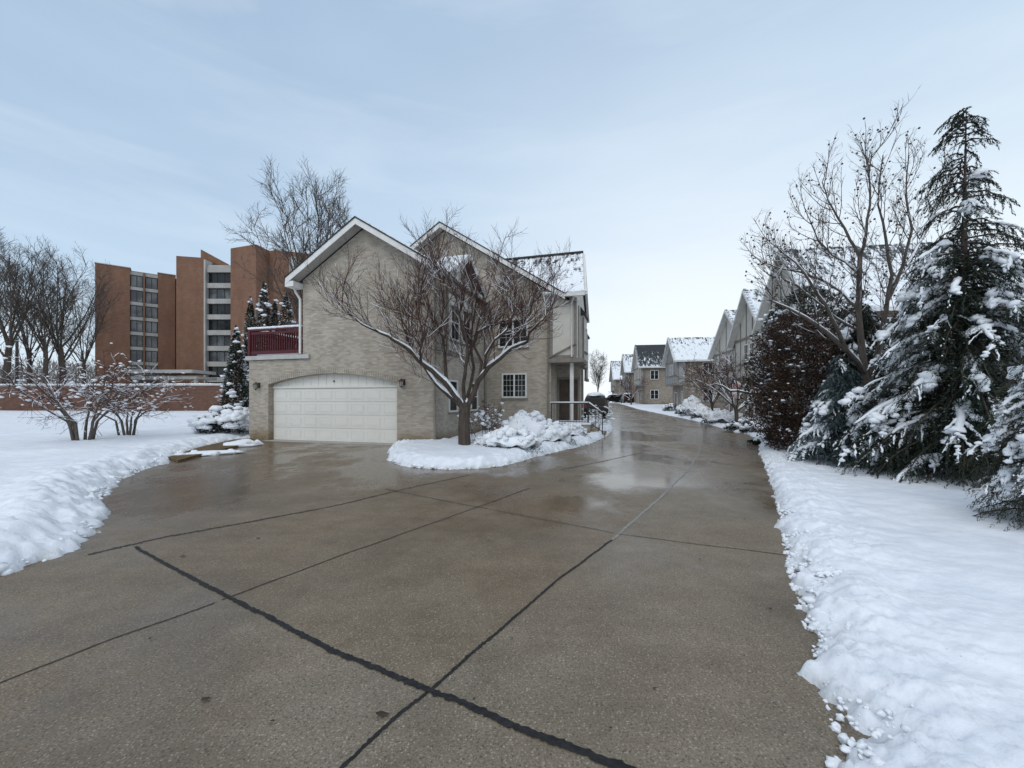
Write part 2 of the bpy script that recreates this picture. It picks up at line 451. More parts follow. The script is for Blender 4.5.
class MB:
    def __init__(self):
        self.v, self.f, self.nv = [], [], 0

    def add(self, verts, faces):
        o = self.nv
        self.v.extend([tuple(p) for p in verts])
        self.nv += len(verts)
        self.f.extend([tuple(i + o for i in q) for q in faces])

    def addnp(self, verts, faces):
        o = self.nv
        self.v.extend(map(tuple, np.asarray(verts).tolist()))
        self.nv += len(verts)
        self.f.extend(map(tuple, (np.asarray(faces) + o).tolist()))

    def box(self, a, b, basis=None):
        x0, y0, z0 = (min(p, q) for p, q in zip(a, b))
        x1, y1, z1 = (max(p, q) for p, q in zip(a, b))
        vs = [Vector(p) for p in ((x0, y0, z0), (x1, y0, z0), (x1, y1, z0), (x0, y1, z0), (x0, y0, z1), (x1, y0, z1), (x1, y1, z1), (x0, y1, z1))]
        if basis is not None:
            vs = [basis @ p for p in vs]
        self.add(vs, [(3, 2, 1, 0), (4, 5, 6, 7), (0, 1, 5, 4), (1, 2, 6, 5), (2, 3, 7, 6), (3, 0, 4, 7)])
        return self

    def prism(self, poly, axis, a0, a1):
        """a polygon in xz (axis y), yz (axis x) or xy (axis z), pulled from a0 to a1"""
        def p3(p, a):
            return {'y': (p[0], a, p[1]), 'x': (a, p[0], p[1]), 'z': (p[0], p[1], a)}[axis]
        n = len(poly)
        vs = [p3(p, a0) for p in poly] + [p3(p, a1) for p in poly]
        fs = [tuple(range(n))[::-1], tuple(range(n, 2 * n))]
        fs += [(i, (i + 1) % n, (i + 1) % n + n, i + n) for i in range(n)]
        self.add(vs, fs)
        return self

    def bar(self, p, q, w, h=None, up=(0, 0, 1)):
        p, q = Vector(p), Vector(q)
        d = (q - p)
        L = d.length
        d.normalize()
        s = d.cross(Vector(up))
        if s.length < 1e-4:
            s = d.cross(Vector((1, 0, 0)))
        s.normalize()
        u = s.cross(d)
        h = h or w
        b = Matrix((( *s, 0), (*u, 0), (*d, 0), (0, 0, 0, 1))).transposed()
        b.translation = p
        return self.box((-w / 2, -h / 2, 0), (w / 2, h / 2, L), b)

    def tube(self, pts, radii, n=5, cap=False):
        pts = [Vector(p) for p in pts]
        vs, fs = [], []
        k = len(pts)
        ref = Vector((0.31, 0.77, 0.55))
        for i, p in enumerate(pts):
            d = (pts[min(i + 1, k - 1)] - pts[max(i - 1, 0)])
            if d.length < 1e-9:
                d = Vector((0, 0, 1))
            d.normalize()
            s = d.cross(ref)
            if s.length < 0.05:
                s = d.cross(Vector((1, 0, 0)))
            s.normalize()
            u = d.cross(s)
            r = radii[i]
            for j in range(n):
                a = 2 * math.pi * j / n
                vs.append(p + s * (r * math.cos(a)) + u * (r * math.sin(a)))
        for i in range(k - 1):
            for j in range(n):
                fs.append((i * n + j, i * n + (j + 1) % n, (i + 1) * n + (j + 1) % n, (i + 1) * n + j))
        if cap:
            fs.append(tuple(range(n))[::-1])
            fs.append(tuple(range((k - 1) * n, k * n)))
        self.add(vs, fs)
        return self

    def blob(self, c, r, sub=2, amp=0.25, freq=1.6, flat=0.0):
        v, f = ICO[sub]
        off = np.array([random.uniform(-50, 50) for _ in range(3)])
        q = v * freq + off
        n = np.array([mnoise.noise(Vector(p)) for p in q])
        w = v * (1 + amp * n)[:, None]
        if flat:
            w[:, 2] = np.where(w[:, 2] < 0, w[:, 2] * flat, w[:, 2])
        if isinstance(r, (int, float)):
            r = (r, r, r)
        self.addnp(w * np.array(r) + np.array(tuple(c)), f)
        return self

    def leaves(self, C, D, S, L, W):
        """many leaf quads: centres C, long axes D, side axes S, lengths and widths"""
        C, D, S = np.asarray(C, float), np.asarray(D, float), np.asarray(S, float)
        D = D / np.maximum(np.linalg.norm(D, axis=1), 1e-9)[:, None]
        S = S - D * (S * D).sum(1)[:, None]
        S = S / np.maximum(np.linalg.norm(S, axis=1), 1e-9)[:, None]
        L = np.broadcast_to(np.asarray(L, float), (len(C),))[:, None]
        W = np.broadcast_to(np.asarray(W, float), (len(C),))[:, None]
        v = np.stack([C - D * L / 2, C + S * W / 2 - D * L * .05, C + D * L / 2, C - S * W / 2 - D * L * .05], 1).reshape(-1, 3)
        f = np.arange(len(C) * 4).reshape(-1, 4)
        self.addnp(v, f)
        return self

    def build(self, name, mat, parent=None, smooth=False, loc=None):
        me = bpy.data.meshes.new(name)
        me.from_pydata(self.v, [], self.f)
        me.validate()
        if smooth:
            me.polygons.foreach_set('use_smooth', [True] * len(me.polygons))
        me.materials.append(mat)
        o = bpy.data.objects.new(name, me)
        COL.objects.link(o)
        if parent is not None:
            o.parent = parent
        if loc is not None:
            o.location = loc
        if parent is not None and name == 'snow':
            o['kind'] = 'stuff'
        return o


def tag(o, label=None, cat=None, group=None, kind=None):
    for k, v in (('label', label), ('category', cat), ('group', group), ('kind', kind)):
        if v:
            o[k] = v
    return o


def empty(name, label, cat, loc=(0, 0, 0), rz=0.0, group=None):
    o = bpy.data.objects.new(name, None)
    o.empty_display_size = 0.3
    COL.objects.link(o)
    o.location = loc
    o.rotation_euler = (0, 0, rz)
    return tag(o, label, cat, group)


def dup(root, loc, rz=0.0, scale=None, label=None):
    r = root.copy()
    COL.objects.link(r)
    r.location = loc
    r.rotation_euler = (0, 0, rz)
    if scale is not None:
        r.scale = (scale, scale, scale) if isinstance(scale, (int, float)) else scale
    if label:
        r['label'] = label
    for ch in list(root.children):
        c = ch.copy()
        COL.objects.link(c)
        c.parent = r
        for gch in list(ch.children):
            d = gch.copy()
            COL.objects.link(d)
            d.parent = c
    return r


def basis(o, right, out):
    """matrix whose x runs along the wall, y points out of it, z up"""
    r, n = Vector(right), Vector(out)
    m = Matrix(((*r, 0), (*n, 0), (0, 0, 1, 0), (0, 0, 0, 1))).transposed()
    m.translation = Vector(o)
    return m


def window(parent, o, right, out, w, h, cols=2, rows=1, lights=(1, 1), fw=0.07, mat_f=None, glass=None, sill=True, name='window'):
    """window with its lower left corner at o: frame > pane, sill"""
    B = basis(o, right, out)
    mf = mat_f or M_WHITE
    fr = MB()
    fr.box((0, -.05, 0), (w, .045, fw), B).box((0, -.05, h - fw), (w, .045, h), B)
    fr.box((0, -.05, fw), (fw, .045, h - fw), B).box((w - fw, -.05, fw), (w, .045, h - fw), B)
    cw = (w - fw) / cols
    for i in range(1, cols):
        fr.box((i * cw, -.05, fw), (i * cw + fw, .04, h - fw), B)
    for i in range(1, rows):
        z = fw + (h - 2 * fw) * i / rows
        fr.box((fw, -.04, z - .02), (w - fw, .03, z + .02), B)
    for c in range(cols):
        x0, x1 = c * cw + fw, (c + 1) * cw
        for i in range(1, lights[0]):
            x = x0 + (x1 - x0) * i / lights[0]
            fr.box((x - .006, -.03, fw), (x + .006, .014, h - fw), B)
        for i in range(1, lights[1]):
            z = fw + (h - 2 * fw) * i / lights[1]
            fr.box((x0, -.03, z - .006), (x1, .012, z + .006), B)
    f = fr.build(name, mf, parent)
    MB().box((fw * .5, -.035, fw * .5), (w - fw * .5, .006, h - fw * .5), B).build('pane', glass or M_GLASS, f)
    if sill:
        MB().box((-.05, -.04, -.07), (w + .05, .085, -.002), B).build('sill', M_BOARD if sill is True else sill, f)
    return f


# ------------------------------------------------------------------ world, sun, camera
w = bpy.data.worlds.new('World')
scene.world = w
w.use_nodes = True
nt = w.node_tree
nt.nodes.clear()
N = nt.nodes.new
out = N('ShaderNodeOutputWorld')
bg = N('ShaderNodeBackground')
bg.inputs['Strength'].default_value = 0.1
nt.links.new(bg.outputs[0], out.inputs[0])
SUN_EL, SUN_AZ = R(44), R(198)          # azimuth from +Y towards +X
sky = N('ShaderNodeTexSky')
sky.sky_type = 'NISHITA'
sky.sun_disc = False
sky.sun_elevation = SUN_EL
sky.sun_rotation = SUN_AZ
sky.air_density = 1.0
sky.dust_density = 2.0
tc = N('ShaderNodeTexCoord')
sx = N('ShaderNodeSeparateXYZ')
nt.links.new(tc.outputs['Generated'], sx.inputs[0])


def wmath(op, a, b):
    n = N('ShaderNodeMath')
    n.operation = op
    for i, v in enumerate((a, b)):
        if isinstance(v, (int, float)):
            n.inputs[i].default_value = v
        else:
            nt.links.new(v, n.inputs[i])
    return n.outputs[0]


# thin cloud: brighter near the horizon and towards the low right, wisps from noise in sky directions
mp = N('ShaderNodeMapping')
mp.inputs['Scale'].default_value = (0.9, 0.9, 3.4)
mp.inputs['Rotation'].default_value = (0.0, R(8), 0)
nt.links.new(tc.outputs['Generated'], mp.inputs['Vector'])
nz = N('ShaderNodeTexNoise')
nz.inputs['Scale'].default_value = 1.5
nz.inputs['Detail'].default_value = 5
nz.inputs['Roughness'].default_value = 0.52
nz.inputs['Distortion'].default_value = 0.5
nt.links.new(mp.outputs[0], nz.inputs['Vector'])
el = wmath('ADD', sx.outputs[2], wmath('MULTIPLY', wmath('SUBTRACT', nz.outputs['Fac'], 0.5), 0.50))
el = wmath('ADD', el, wmath('MULTIPLY', sx.outputs[0], -0.20))
rp = N('ShaderNodeValToRGB')
els = rp.color_ramp.elements
stops = [(0.0, (8.6, 9.3, 9.8)), (0.13, (7.4, 8.5, 9.3)), (0.36, (5.2, 6.65, 8.2)), (0.74, (3.9, 5.2, 6.9)), (1.0, (9.0, 9.3, 9.6))]
while len(els) < len(stops):
    els.new(0.5)
for e, (p, c) in zip(els, stops):
    e.position = p
    e.color = tuple(x / 10 for x in c) + (1,)
nt.links.new(el, rp.inputs['Fac'])
vm = N('ShaderNodeVectorMath')
vm.operation = 'SCALE'
vm.inputs['Scale'].default_value = 10.0
nt.links.new(rp.outputs['Color'], vm.inputs[0])
# bright thin cloud low beyond the end of the drive, and long wisps
dp = N('ShaderNodeVectorMath')
dp.operation = 'DOT_PRODUCT'
nt.links.new(tc.outputs['Generated'], dp.inputs[0])
dp.inputs[1].default_value = Vector((0.38, 0.92, 0.02)).normalized()
glow = wmath('MULTIPLY', wmath('POWER', wmath('MAXIMUM', dp.outputs['Value'], 0.0), 9.0), 0.9)
mg = N('ShaderNodeMix')
mg.data_type = 'RGBA'
nt.links.new(glow, mg.inputs[0])
nt.links.new(vm.outputs[0], mg.inputs[6])
mg.inputs[7].default_value = (9.3, 9.8, 10.2, 1)
mp2 = N('ShaderNodeMapping')
mp2.inputs['Scale'].default_value = (1.0, 1.0, 7.0)
mp2.inputs['Rotation'].default_value = (0.0, R(14), R(20))
nt.links.new(tc.outputs['Generated'], mp2.inputs['Vector'])
nz2 = N('ShaderNodeTexNoise')
nz2.inputs['Scale'].default_value = 1.4
nz2.inputs['Detail'].default_value = 7
nz2.inputs['Roughness'].default_value = 0.55
nz2.inputs['Distortion'].default_value = 0.3
nt.links.new(mp2.outputs[0], nz2.inputs['Vector'])
wr = N('ShaderNodeMapRange')
wr.inputs['From Min'].default_value = 0.52
wr.inputs['From Max'].default_value = 0.74
wr.inputs['To Max'].default_value = 0.32
nt.links.new(nz2.outputs['Fac'], wr.inputs['Value'])
mw = N('ShaderNodeMix')
mw.data_type = 'RGBA'
nt.links.new(wr.outputs[0], mw.inputs[0])
nt.links.new(mg.outputs[2], mw.inputs[6])
mw.inputs[7].default_value = (7.6, 8.6, 9.5, 1)
mx = N('ShaderNodeMix')
mx.data_type = 'RGBA'
mx.inputs[0].default_value = 0.9
nt.links.new(sky.outputs[0], mx.inputs[6])
nt.links.new(mw.outputs[2], mx.inputs[7])
nt.links.new(mx.outputs[2], bg.inputs['Color'])

sd = bpy.data.lights.new('sun', 'SUN')
sd.energy = 0.8
sd.angle = R(40)
sd.color = (1.0, 0.95, 0.88)
so = bpy.data.objects.new('sun', sd)
COL.objects.link(so)
dirn = Vector((math.sin(SUN_AZ) * math.cos(SUN_EL), math.cos(SUN_AZ) * math.cos(SUN_EL), math.sin(SUN_EL)))
so.rotation_euler = dirn.to_track_quat('Z', 'Y').to_euler()
so.location = dirn * 60

cam = bpy.data.cameras.new('camera')
cam.sensor_width = 36
cam.lens = 36 * F / 1024
cam.shift_y = (HY - 384) / 1024
cam.clip_end = 4000
co = bpy.data.objects.new('camera', cam)
COL.objects.link(co)
co.location = (0, 0, EYE)
co.rotation_euler = (R(90), 0, 0)
scene.camera = co
vs = scene.view_settings
vs.view_transform = 'Standard'
vs.look = 'None'
vs.gamma = 1
vs.exposure = 0.18
vs.use_curve_mapping = False
scene.cycles.use_denoising = True
scene.cycles.max_bounces = 6


# ------------------------------------------------------------------ ground sheets
def grid_mesh(name, xs, ys, zf, mat, kind='structure', keep=None, smooth=True):
    X, Y = np.meshgrid(xs, ys)
    Z = zf(X, Y)
    nx, ny = len(xs), len(ys)
    idx = np.arange(nx * ny).reshape(ny, nx)
    fs = np.stack([idx[:-1, :-1], idx[:-1, 1:], idx[1:, 1:], idx[1:, :-1]], -1).reshape(-1, 4)
    if keep is not None:
        K = keep(X, Y, Z).reshape(-1)
        fs = fs[K[fs].any(1)]
        used = np.unique(fs)
        remap = -np.ones(nx * ny, int)
        remap[used] = np.arange(len(used))
        fs = remap[fs]
        V = np.stack([X, Y, Z], -1).reshape(-1, 3)[used]
    else:
        V = np.stack([X, Y, Z], -1).reshape(-1, 3)
    me = bpy.data.meshes.new(name)
    me.from_pydata(V.tolist(), [], fs.tolist())
    me.polygons.foreach_set('use_smooth', [smooth] * len(me.polygons))
    me.materials.append(mat)
    o = bpy.data.objects.new(name, me)
    COL.objects.link(o)
    o['kind'] = kind
    return o


def axis(segs):
    out = []
    for a, b, s in segs:
        out.extend(np.arange(a, b, s).tolist())
    out.append(segs[-1][1])
    return np.array(out)


gx = axis([(-2000, -200, 300), (-200, 200, 40), (200, 2000, 300)])
gy = axis([(-400, -20, 95), (-20, 120, 4), (120, 400, 40), (400, 2400, 400)])
grid_mesh('ground', gx, gy, lambda X, Y: g(Y) - 0.06, M_SNOW)
grid_mesh('driveway', axis([(-18, 40, 1)]), axis([(-4, 118, 1)]), lambda X, Y: g(Y), M_CONC)

# edges of the cleared concrete, as sight lines to the ground
LE = [at(*p) for p in ((0, 577), (22, 569), (45, 560), (62, 553), (75, 548), (83, 541), (92, 535), (99, 524), (103, 513), (100, 503), (106, 494), (112, 487), (122, 479), (140, 472), (152, 467), (165, 464), (172, 457), (200, 448), (230, 441.5), (247, 438.5))]
LE = [(-4.9, -4.0), (-4.75, 2.0)] + LE + [(-11.0, 17.7), (-11.2, 19.5), (-9.0, 24), (-9, 70)]
RE = [at(*p) for p in ((832, 768), (839, 748), (838, 730), (828, 705), (815, 680), (812, 660), (810, 640), (804, 620), (800, 600), (792, 580), (787, 560), (786, 545), (783, 530), (780, 515), (778, 500), (773, 485), (768, 470), (763, 459), (760, 450), (757, 440), (750, 435), (735, 432), (700, 422), (672, 416), (650, 411.5), (638, 409))]
RE = [(1.3, -4.0), (1.35, 1.0)] + RE + [(26.0, 112.0)]


def edge_fn(pts):
    ys = np.array([p[1] for p in pts])
    xs = np.array([p[0] for p in pts])
    o = np.argsort(ys)
    return lambda Y: np.interp(Y, ys[o], xs[o])


def poly_dist(X, Y, pts):
    D = np.full(X.shape, 1e9)
    for (ax, ay), (bx, by) in zip(pts[:-1], pts[1:]):
        dx, dy = bx - ax, by - ay
        t = np.clip(((X - ax) * dx + (Y - ay) * dy) / (dx * dx + dy * dy + 1e-12), 0, 1)
        D = np.minimum(D, np.hypot(X - ax - t * dx, Y - ay - t * dy))
    return D


def snow_height(X, Y, s, H, rough=1.0, slope=0.0, wid=0.16):
    s = s + (fbm(X, Y, 2.0, 3) * 0.12 + fbm(X + 40, Y, 10, 3) * 0.09 + fbm(X + 4, Y + 70, 26, 2) * 0.035) * rough
    sp = np.maximum(s, 0)
    h = H * (1 - np.exp(-sp / wid)) + (0.035 + 0.13 * (wid > .3) * np.exp(-((Y - 6) / 4.5) ** 2)) * np.exp(-((sp - 0.4 - .25 * (wid > .3)) / (0.25 + .12 * (wid > .3))) ** 2) * rough
    fade = np.exp(-(sp / (0.45 + 1.9 * wid)) ** 1.5)
    crumb = fbm(X, Y, 6.5, 3) * 0.09 + np.abs(fbm(X + 9, Y + 4, 12, 3)) * 0.07 + np.abs(fbm(X + 3, Y + 14, 27, 2)) * 0.035
    h += crumb * fade * rough * (1 - np.exp(-sp / 0.06))
    h += fbm(X + 77, Y, 1.6, 3) * 0.05 * np.exp(-sp / 2.2) + fbm(X, Y + 33, 0.55, 3) * 0.09 * (1 - np.exp(-sp / 1.2)) + fbm(X + 5, Y, 3.2, 2) * 0.012
    h += slope * np.minimum(sp, 14)
    return np.where(s > 0, h, -0.05 + np.maximum(s, -0.4) * 0.3), s


lf, rf = edge_fn(LE), edge_fn(RE)


def left_z(X, Y):
    s = poly_dist(X, Y, LE) * np.where(X < lf(Y), 1, -1)
    h, _ = snow_height(X, Y, s, 0.22, 1.05, 0.011, .42)
    return g(Y) + h


def right_z(X, Y):
    s = poly_dist(X, Y, RE) * np.where(X > rf(Y), 1, -1)
    h, _ = snow_height(X, Y, s, 0.12, 0.9, 0.012)
    return g(Y) + h


BED = [at(*p) for p in ((387, 459), (395, 464), (408, 467), (430, 469), (455, 469.5), (480, 468.5), (505, 466), (520, 462), (535, 457), (555, 452.5), (575, 448), (592, 443), (605, 437), (611, 430), (611, 423))]
BED = BED + [(5.9, 30.0), (5.0, 30.0), (3.2, 19.9), (-1.25, 20.3), (-2.75, 15.5), (-4.4, 15.3)]


def inside(X, Y, poly):
    c = np.zeros(X.shape, bool)
    n = len(poly)
    for i in range(n):
        (ax, ay), (bx, by) = poly[i], poly[(i + 1) % n]
        hit = ((ay > Y) != (by > Y)) & (X < (bx - ax) * (Y - ay) / (by - ay + 1e-12) + ax)
        c ^= hit
    return c


def bed_z(X, Y):
    s = poly_dist(X, Y, BED + BED[:1]) * np.where(inside(X, Y, BED), 1, -1)
    h, _ = snow_height(X, Y, s, 0.22, 0.9, 0.01)
    return g(Y) + h


keep = lambda X, Y, Z: Z > g(Y) - 0.04
xs = axis([(-90, -30, 4), (-30, -12, 0.5), (-12, -4.4, 0.045), (-4.4, -3.6, 0.1)])
ys = axis([(-4, 2.5, 0.3), (2.5, 10, 0.04), (10, 18, 0.08), (18, 40, 0.5), (40, 72, 4)])
grid_mesh('snow_lawn', xs, ys, left_z, M_SNOW, keep=keep)
xs = axis([(0.8, 4.0, 0.022), (4.0, 9.5, 0.04), (9.5, 20, 0.15), (20, 70, 2.5)])
ys = axis([(-4, 1, 0.2), (1, 5, 0.024), (5, 12, 0.04), (12, 30, 0.14), (30, 112, 0.8)])
grid_mesh('snow_verge', xs, ys, right_z, M_SNOW, keep=keep)
xs = axis([(-5, 6.6, 0.05)])
ys = axis([(9, 20.6, 0.05), (20.6, 31, 0.15)])
grid_mesh('snow_bed', xs, ys, bed_z, M_SNOW, keep=keep)

# soil showing along the lawn edge by the garage
pts = [at(*p) for p in ((168, 459.5), (200, 449), (230, 442), (251, 437.5), (253, 444), (225, 450.5), (195, 458), (178, 463))]
mb = MB()
mb.prism(pts, 'z', -0.05, 0.075)
so_ = mb.build('soil_edging', M_SOIL)
so_['kind'] = 'structure'

# loose lumps along the shovelled edges
mb = MB()


def lumps(edge, side, y0, y1, per_m, r0, r1, hh=.14):
    for (ax, ay), (bx, by) in zip(edge[:-1], edge[1:]):
        L = math.hypot(bx - ax, by - ay)
        for _ in range(int(L * per_m + random.random())):
            t = random.random()
            x, y = ax + (bx - ax) * t, ay + (by - ay) * t
            if not y0 < y < y1:
                continue
            off = abs(random.gauss(0.0, 0.20)) - .02
            r = random.uniform(r0, r1) * (1.7 if random.random() < .08 else 1)
            r *= .6 if y < 3.2 else 1
            x += side * off
            mb.blob((x, y, gz(y) + r * .12 + hh * (1 - math.exp(-max(0, off) / .16))), (r * random.uniform(.8, 1.4), r * random.uniform(.8, 1.4), r * .8), 2 if y < 4 else 1, 0.8, 2.2)


lumps(LE, -1, 2.5, 13, 30, 0.01, 0.04)
lumps(RE, 1, 0.8, 14, 110, 0.006, 0.030, .12)
lumps(BED[:15], 0.3, 8, 24, 8, 0.012, 0.04, .05)
tag(mb.build('snow_lumps', M_SNOWT, smooth=True), 'loose lumps of shovelled snow along the edges of the wet concrete', 'snow', kind='stuff')

# small shovelled heaps in front of the soil edging
for (px, py, rx, ry, rz, lab) in ((243, 446, .62, .45, .22, 'low heap of white snow against the garage wall corner beside the concrete'),
                                  (208, 455, .95, .28, .11, 'thin long ridge of snow lying on the soil edging left of the garage')):
    x, y = at(px, py)
    m2 = MB().blob((0, 0, 0), (rx, ry, rz), 3, 0.35, 2.0, 0.2)
    for _ in range(14):
        a = random.uniform(0, 6.3)
        m2.blob((rx * .8 * math.cos(a), ry * .8 * math.sin(a), rz * .15), random.uniform(.05, .13), 2, .6)
    o = m2.build('snow_heap', M_SNOWT, smooth=True, loc=(x, y, gz(y) + .02))
    o.rotation_euler = (0, 0, R(38))
    tag(o, lab, 'snow heap')


# joints between slabs
def strip(name, px, w0, w1, mat, jag=0.3, lift=0.004, seg=0.018):
    P = [Vector((*at(*p), 0)) for p in px]
    pts, acc = [], 0
    for a, b in zip(P[:-1], P[1:]):
        n = max(2, int((b - a).length / seg))
        for i in range(n):
            pts.append(a.lerp(b, i / n))
    pts.append(P[-1])
    for _ in range(150 if len(pts) > 200 else 15):
        pts = [pts[0]] + [(pts[i - 1] + pts[i] * 2 + pts[i + 1]) / 4 for i in range(1, len(pts) - 1)] + [pts[-1]]
    vs, fs = [], []
    for i, p in enumerate(pts):
        d = (pts[min(i + 1, len(pts) - 1)] - pts[max(i - 1, 0)]).normalized()
        s = Vector((-d.y, d.x, 0))
        t = i / (len(pts) - 1)
        ww = (w0 + (w1 - w0) * t) / 2
        a = ww * (1 + jag * 2 * (.5 * mnoise.noise(p * 13.0) + 1.0 * mnoise.noise(p * 55.0)))
        b = ww * (1 + jag * 2 * (.5 * mnoise.noise(p * 13.0 + Vector((40, 0, 0))) + 1.0 * mnoise.noise(p * 55.0 + Vector((40, 0, 0)))))
        c = p + s * (0.012 * mnoise.noise(p * 3.0))
        z = gz(p.y) + lift
        for q in (c - s * max(a, .002), c + s * max(b, .002)):
            vs.append((q.x, q.y, z))
    for i in range(len(pts) - 1):
        fs.append((2 * i, 2 * i + 1, 2 * i + 3, 2 * i + 2))
    m2 = MB()
    m2.add(vs, fs)
    o = m2.build(name, mat)
    o['kind'] = 'structure'
    return o


strip('driveway_joint', ((135, 547), (185, 575), (240, 603), (330, 650), (430, 690), (520, 728), (620, 768), (720, 806)), .034, .046, M_TAR, .38, .006)
strip('driveway_joint', ((325, 782), (340, 768), (382, 730), (428, 691)), .022, .022, M_TAR, .4, .004)
strip('driveway_joint', ((431, 689.3), (500, 630), (560, 578), (612, 540)), .022, .024, M_TAR, .4, .004)
strip('driveway_joint', ((612, 540), (636, 519), (660, 498), (690, 468), (700, 450), (697, 438)), .035, .06, M_PALEJ, .35, .004)
strip('driveway_joint', ((-20, 692), (0, 683), (110, 640), (215, 603)), .014, .016, M_THINJ, .3, .004)
strip('driveway_joint', ((222, 600), (340, 556), (470, 510), (530, 488)), .017, .02, M_THINJ, .3, .004)
strip('driveway_joint', ((385, 489), (439, 500), (476, 507), (540, 519), (613, 533)), .016, .012, M_THINJ, .4, .008)
strip('driveway_joint', ((618, 534), (711, 546), (785, 555)), .012, .012, M_THINJ, .5, .004)
strip('driveway_joint', ((88, 555), (150, 540), (250, 522), (340, 505), (400, 490), (470, 475)), .05, .03, M_THINJ, .8, .004)
strip('driveway_joint', ((560, 470), (600, 462), (645, 452)), .035, .03, M_THINJ, .8, .004)

# a few wet leaves on the concrete
for i, (px, py, s) in enumerate(((183, 557, .035), (258, 539, .03), (205, 701, .03), (272, 723, .018), (383, 716, .04), (474, 701, .012), (700, 560, .02), (330, 543, .012), (512, 640, .012), (655, 690, .016), (590, 610, .010), (745, 520, .016), (150, 640, .014), (440, 560, .012), (770, 610, .018), (90, 590, .016), (340, 480, .03), (610, 730, .012))):
    x, y = at(px, py)
    m2 = MB()
    n = 7
    a0 = random.uniform(0, 6)
    ring = [(s * random.uniform(.6, 1.1) * math.cos(a0 + 6.283 * k / n), s * .6 * random.uniform(.6, 1.1) * math.sin(a0 + 6.283 * k / n), .004 + random.uniform(0, .008)) for k in range(n)]
    m2.add([(0, 0, .008)] + ring, [(0, k + 1, (k + 1) % n + 1) for k in range(n)])
    tag(m2.build('fallen_leaf', M_FALL, loc=(x, y, gz(y) + .006)), 'small dark wet leaf lying flat on the concrete drive', 'leaf', 'wet leaves scattered on the concrete')


# ------------------------------------------------------------------ main house (local x along the front to the right, y into depth)
TH = R(16)
OX, OY = -2.86, 15.2
house = empty('brick_house', 'buff brick house with a wide arched garage door and white gable trim', 'house', (OX, OY, 0), -TH)
SL = 0.62
RZ0, RX0 = 8.56, -3.0                     # garage ridge


def gar(x):
    return RZ0 - SL * abs(x - RX0)


def arch(x0, x1, z0, zc, n=18):
    """points of a segmental arch from x1 back to x0"""
    out = []
    for i in range(n + 1):
        t = i / n
        x = x1 + (x0 - x1) * t
        out.append((x, z0 + (zc - z0) * (1 - (2 * t - 1) ** 2)))
    return out


front = [(-8.64, -.3), (-8.64, 3.35), (-5.86, 3.35), (-5.86, gar(-5.86) - .24), (RX0, RZ0 - .24), (0, gar(0) - .24), (0, -.3), (-1.54, -.3)]
front += arch(-7.62, -1.54, 2.33, 2.74) + [(-7.62, -.3)]
MB().prism(front, 'y', 0, .36).build('garage_wall', M_BRICK, house)
mb = MB()
mb.box((-.34, .362, -.3), (0, 5.55, 6.3))
mb.box((-8.64, .362, -.3), (-8.3, 6.4, 3.35)).box((-5.86, .362, 3.2), (-5.55, 5.5, 6.6))
mb.box((-8.3, 6.0, -.3), (-.4, 6.3, 6.5))
mb.build('side_wall', M_BRICK, house)
# row of bricks standing on end over the garage arch
mb = MB()
ar = arch(-7.62, -1.54, 2.33, 2.74, 60)
for (ax, az), (bx, bz) in zip(ar[:-1], ar[1:]):
    cx_, cz_ = (ax + bx) / 2, (az + bz) / 2
    mb.bar((cx_, -.004, cz_ + .008), (cx_ + (cx_ + 4.57) * .012, -.004, cz_ + .21), .088, .024, (0, 1, 0))
mb.build('arch_bricks', M_BRICK, house)
# garage door: four rows of raised panels below a planked arch infill
gd = MB().prism([(-7.62, 0), (-7.62, 2.33)] + arch(-7.62, -1.54, 2.33, 2.74)[::-1][1:-1] + [(-1.54, 2.33), (-1.54, 0)], 'y', .27, .34)
door = gd.build('garage_door', M_DOORW, house)
mb = MB()
x0, x1 = -7.58, -1.58
for r_ in range(4):
    za, zb = .03 + r_ * .535, .03 + (r_ + 1) * .535 - .03
    mb.box((x0, .245, za), (x1, .272, zb))
    n = 8
    for c in range(n):
        xa = x0 + (x1 - x0) * c / n + .07
        xb = x0 + (x1 - x0) * (c + 1) / n - .07
        # stamped panel border and raised field
        mb.box((xa, .238, za + .07), (xb, .2455, za + .09)).box((xa, .238, zb - .09), (xb, .2455, zb - .07))
        mb.box((xa, .238, za + .09), (xa + .02, .2455, zb - .09)).box((xb - .02, .238, za + .09), (xb, .2455, zb - .09))
        mb.box((xa + .05, .236, za + .12), (xb - .05, .2456, zb - .12))
mb.build('door_panel', M_DOORW, door)
mb = MB()
mb.box((-7.6, .2, 2.18), (-1.56, .268, 2.26))
for i in range(1, 16):
    xx = -7.6 + 6.04 * i / 16
    zt = 2.33 + .41 * (1 - (2 * (xx + 4.58) / 6.08) ** 2)
    if zt - 2.28 > .08:
        mb.box((xx - .012, .255, 2.265), (xx + .012, .2685, zt - .02))
mb.build('arch_panel', M_DOORW, door)
MB().box((-4.595, .235, 2.42), (-4.535, .262, 2.48)).build('lock_plate', M_IRON, door)
MB().box((-7.7, -.25, -.02), (-1.46, .3, .012)).build('threshold', M_PRECAST, house)

# roofs: slabs with thickness
def gable_roof(ridge_x, ridge_z, half, slope, y0, y1, th, mat, parent, name='roof'):
    zl = ridge_z - slope * half
    poly = [(ridge_x - half, zl), (ridge_x, ridge_z), (ridge_x + half, zl), (ridge_x + half, zl - th), (ridge_x, ridge_z - th), (ridge_x - half, zl - th)]
    return MB().prism(poly, 'y', y0, y1).build(name, mat, parent)


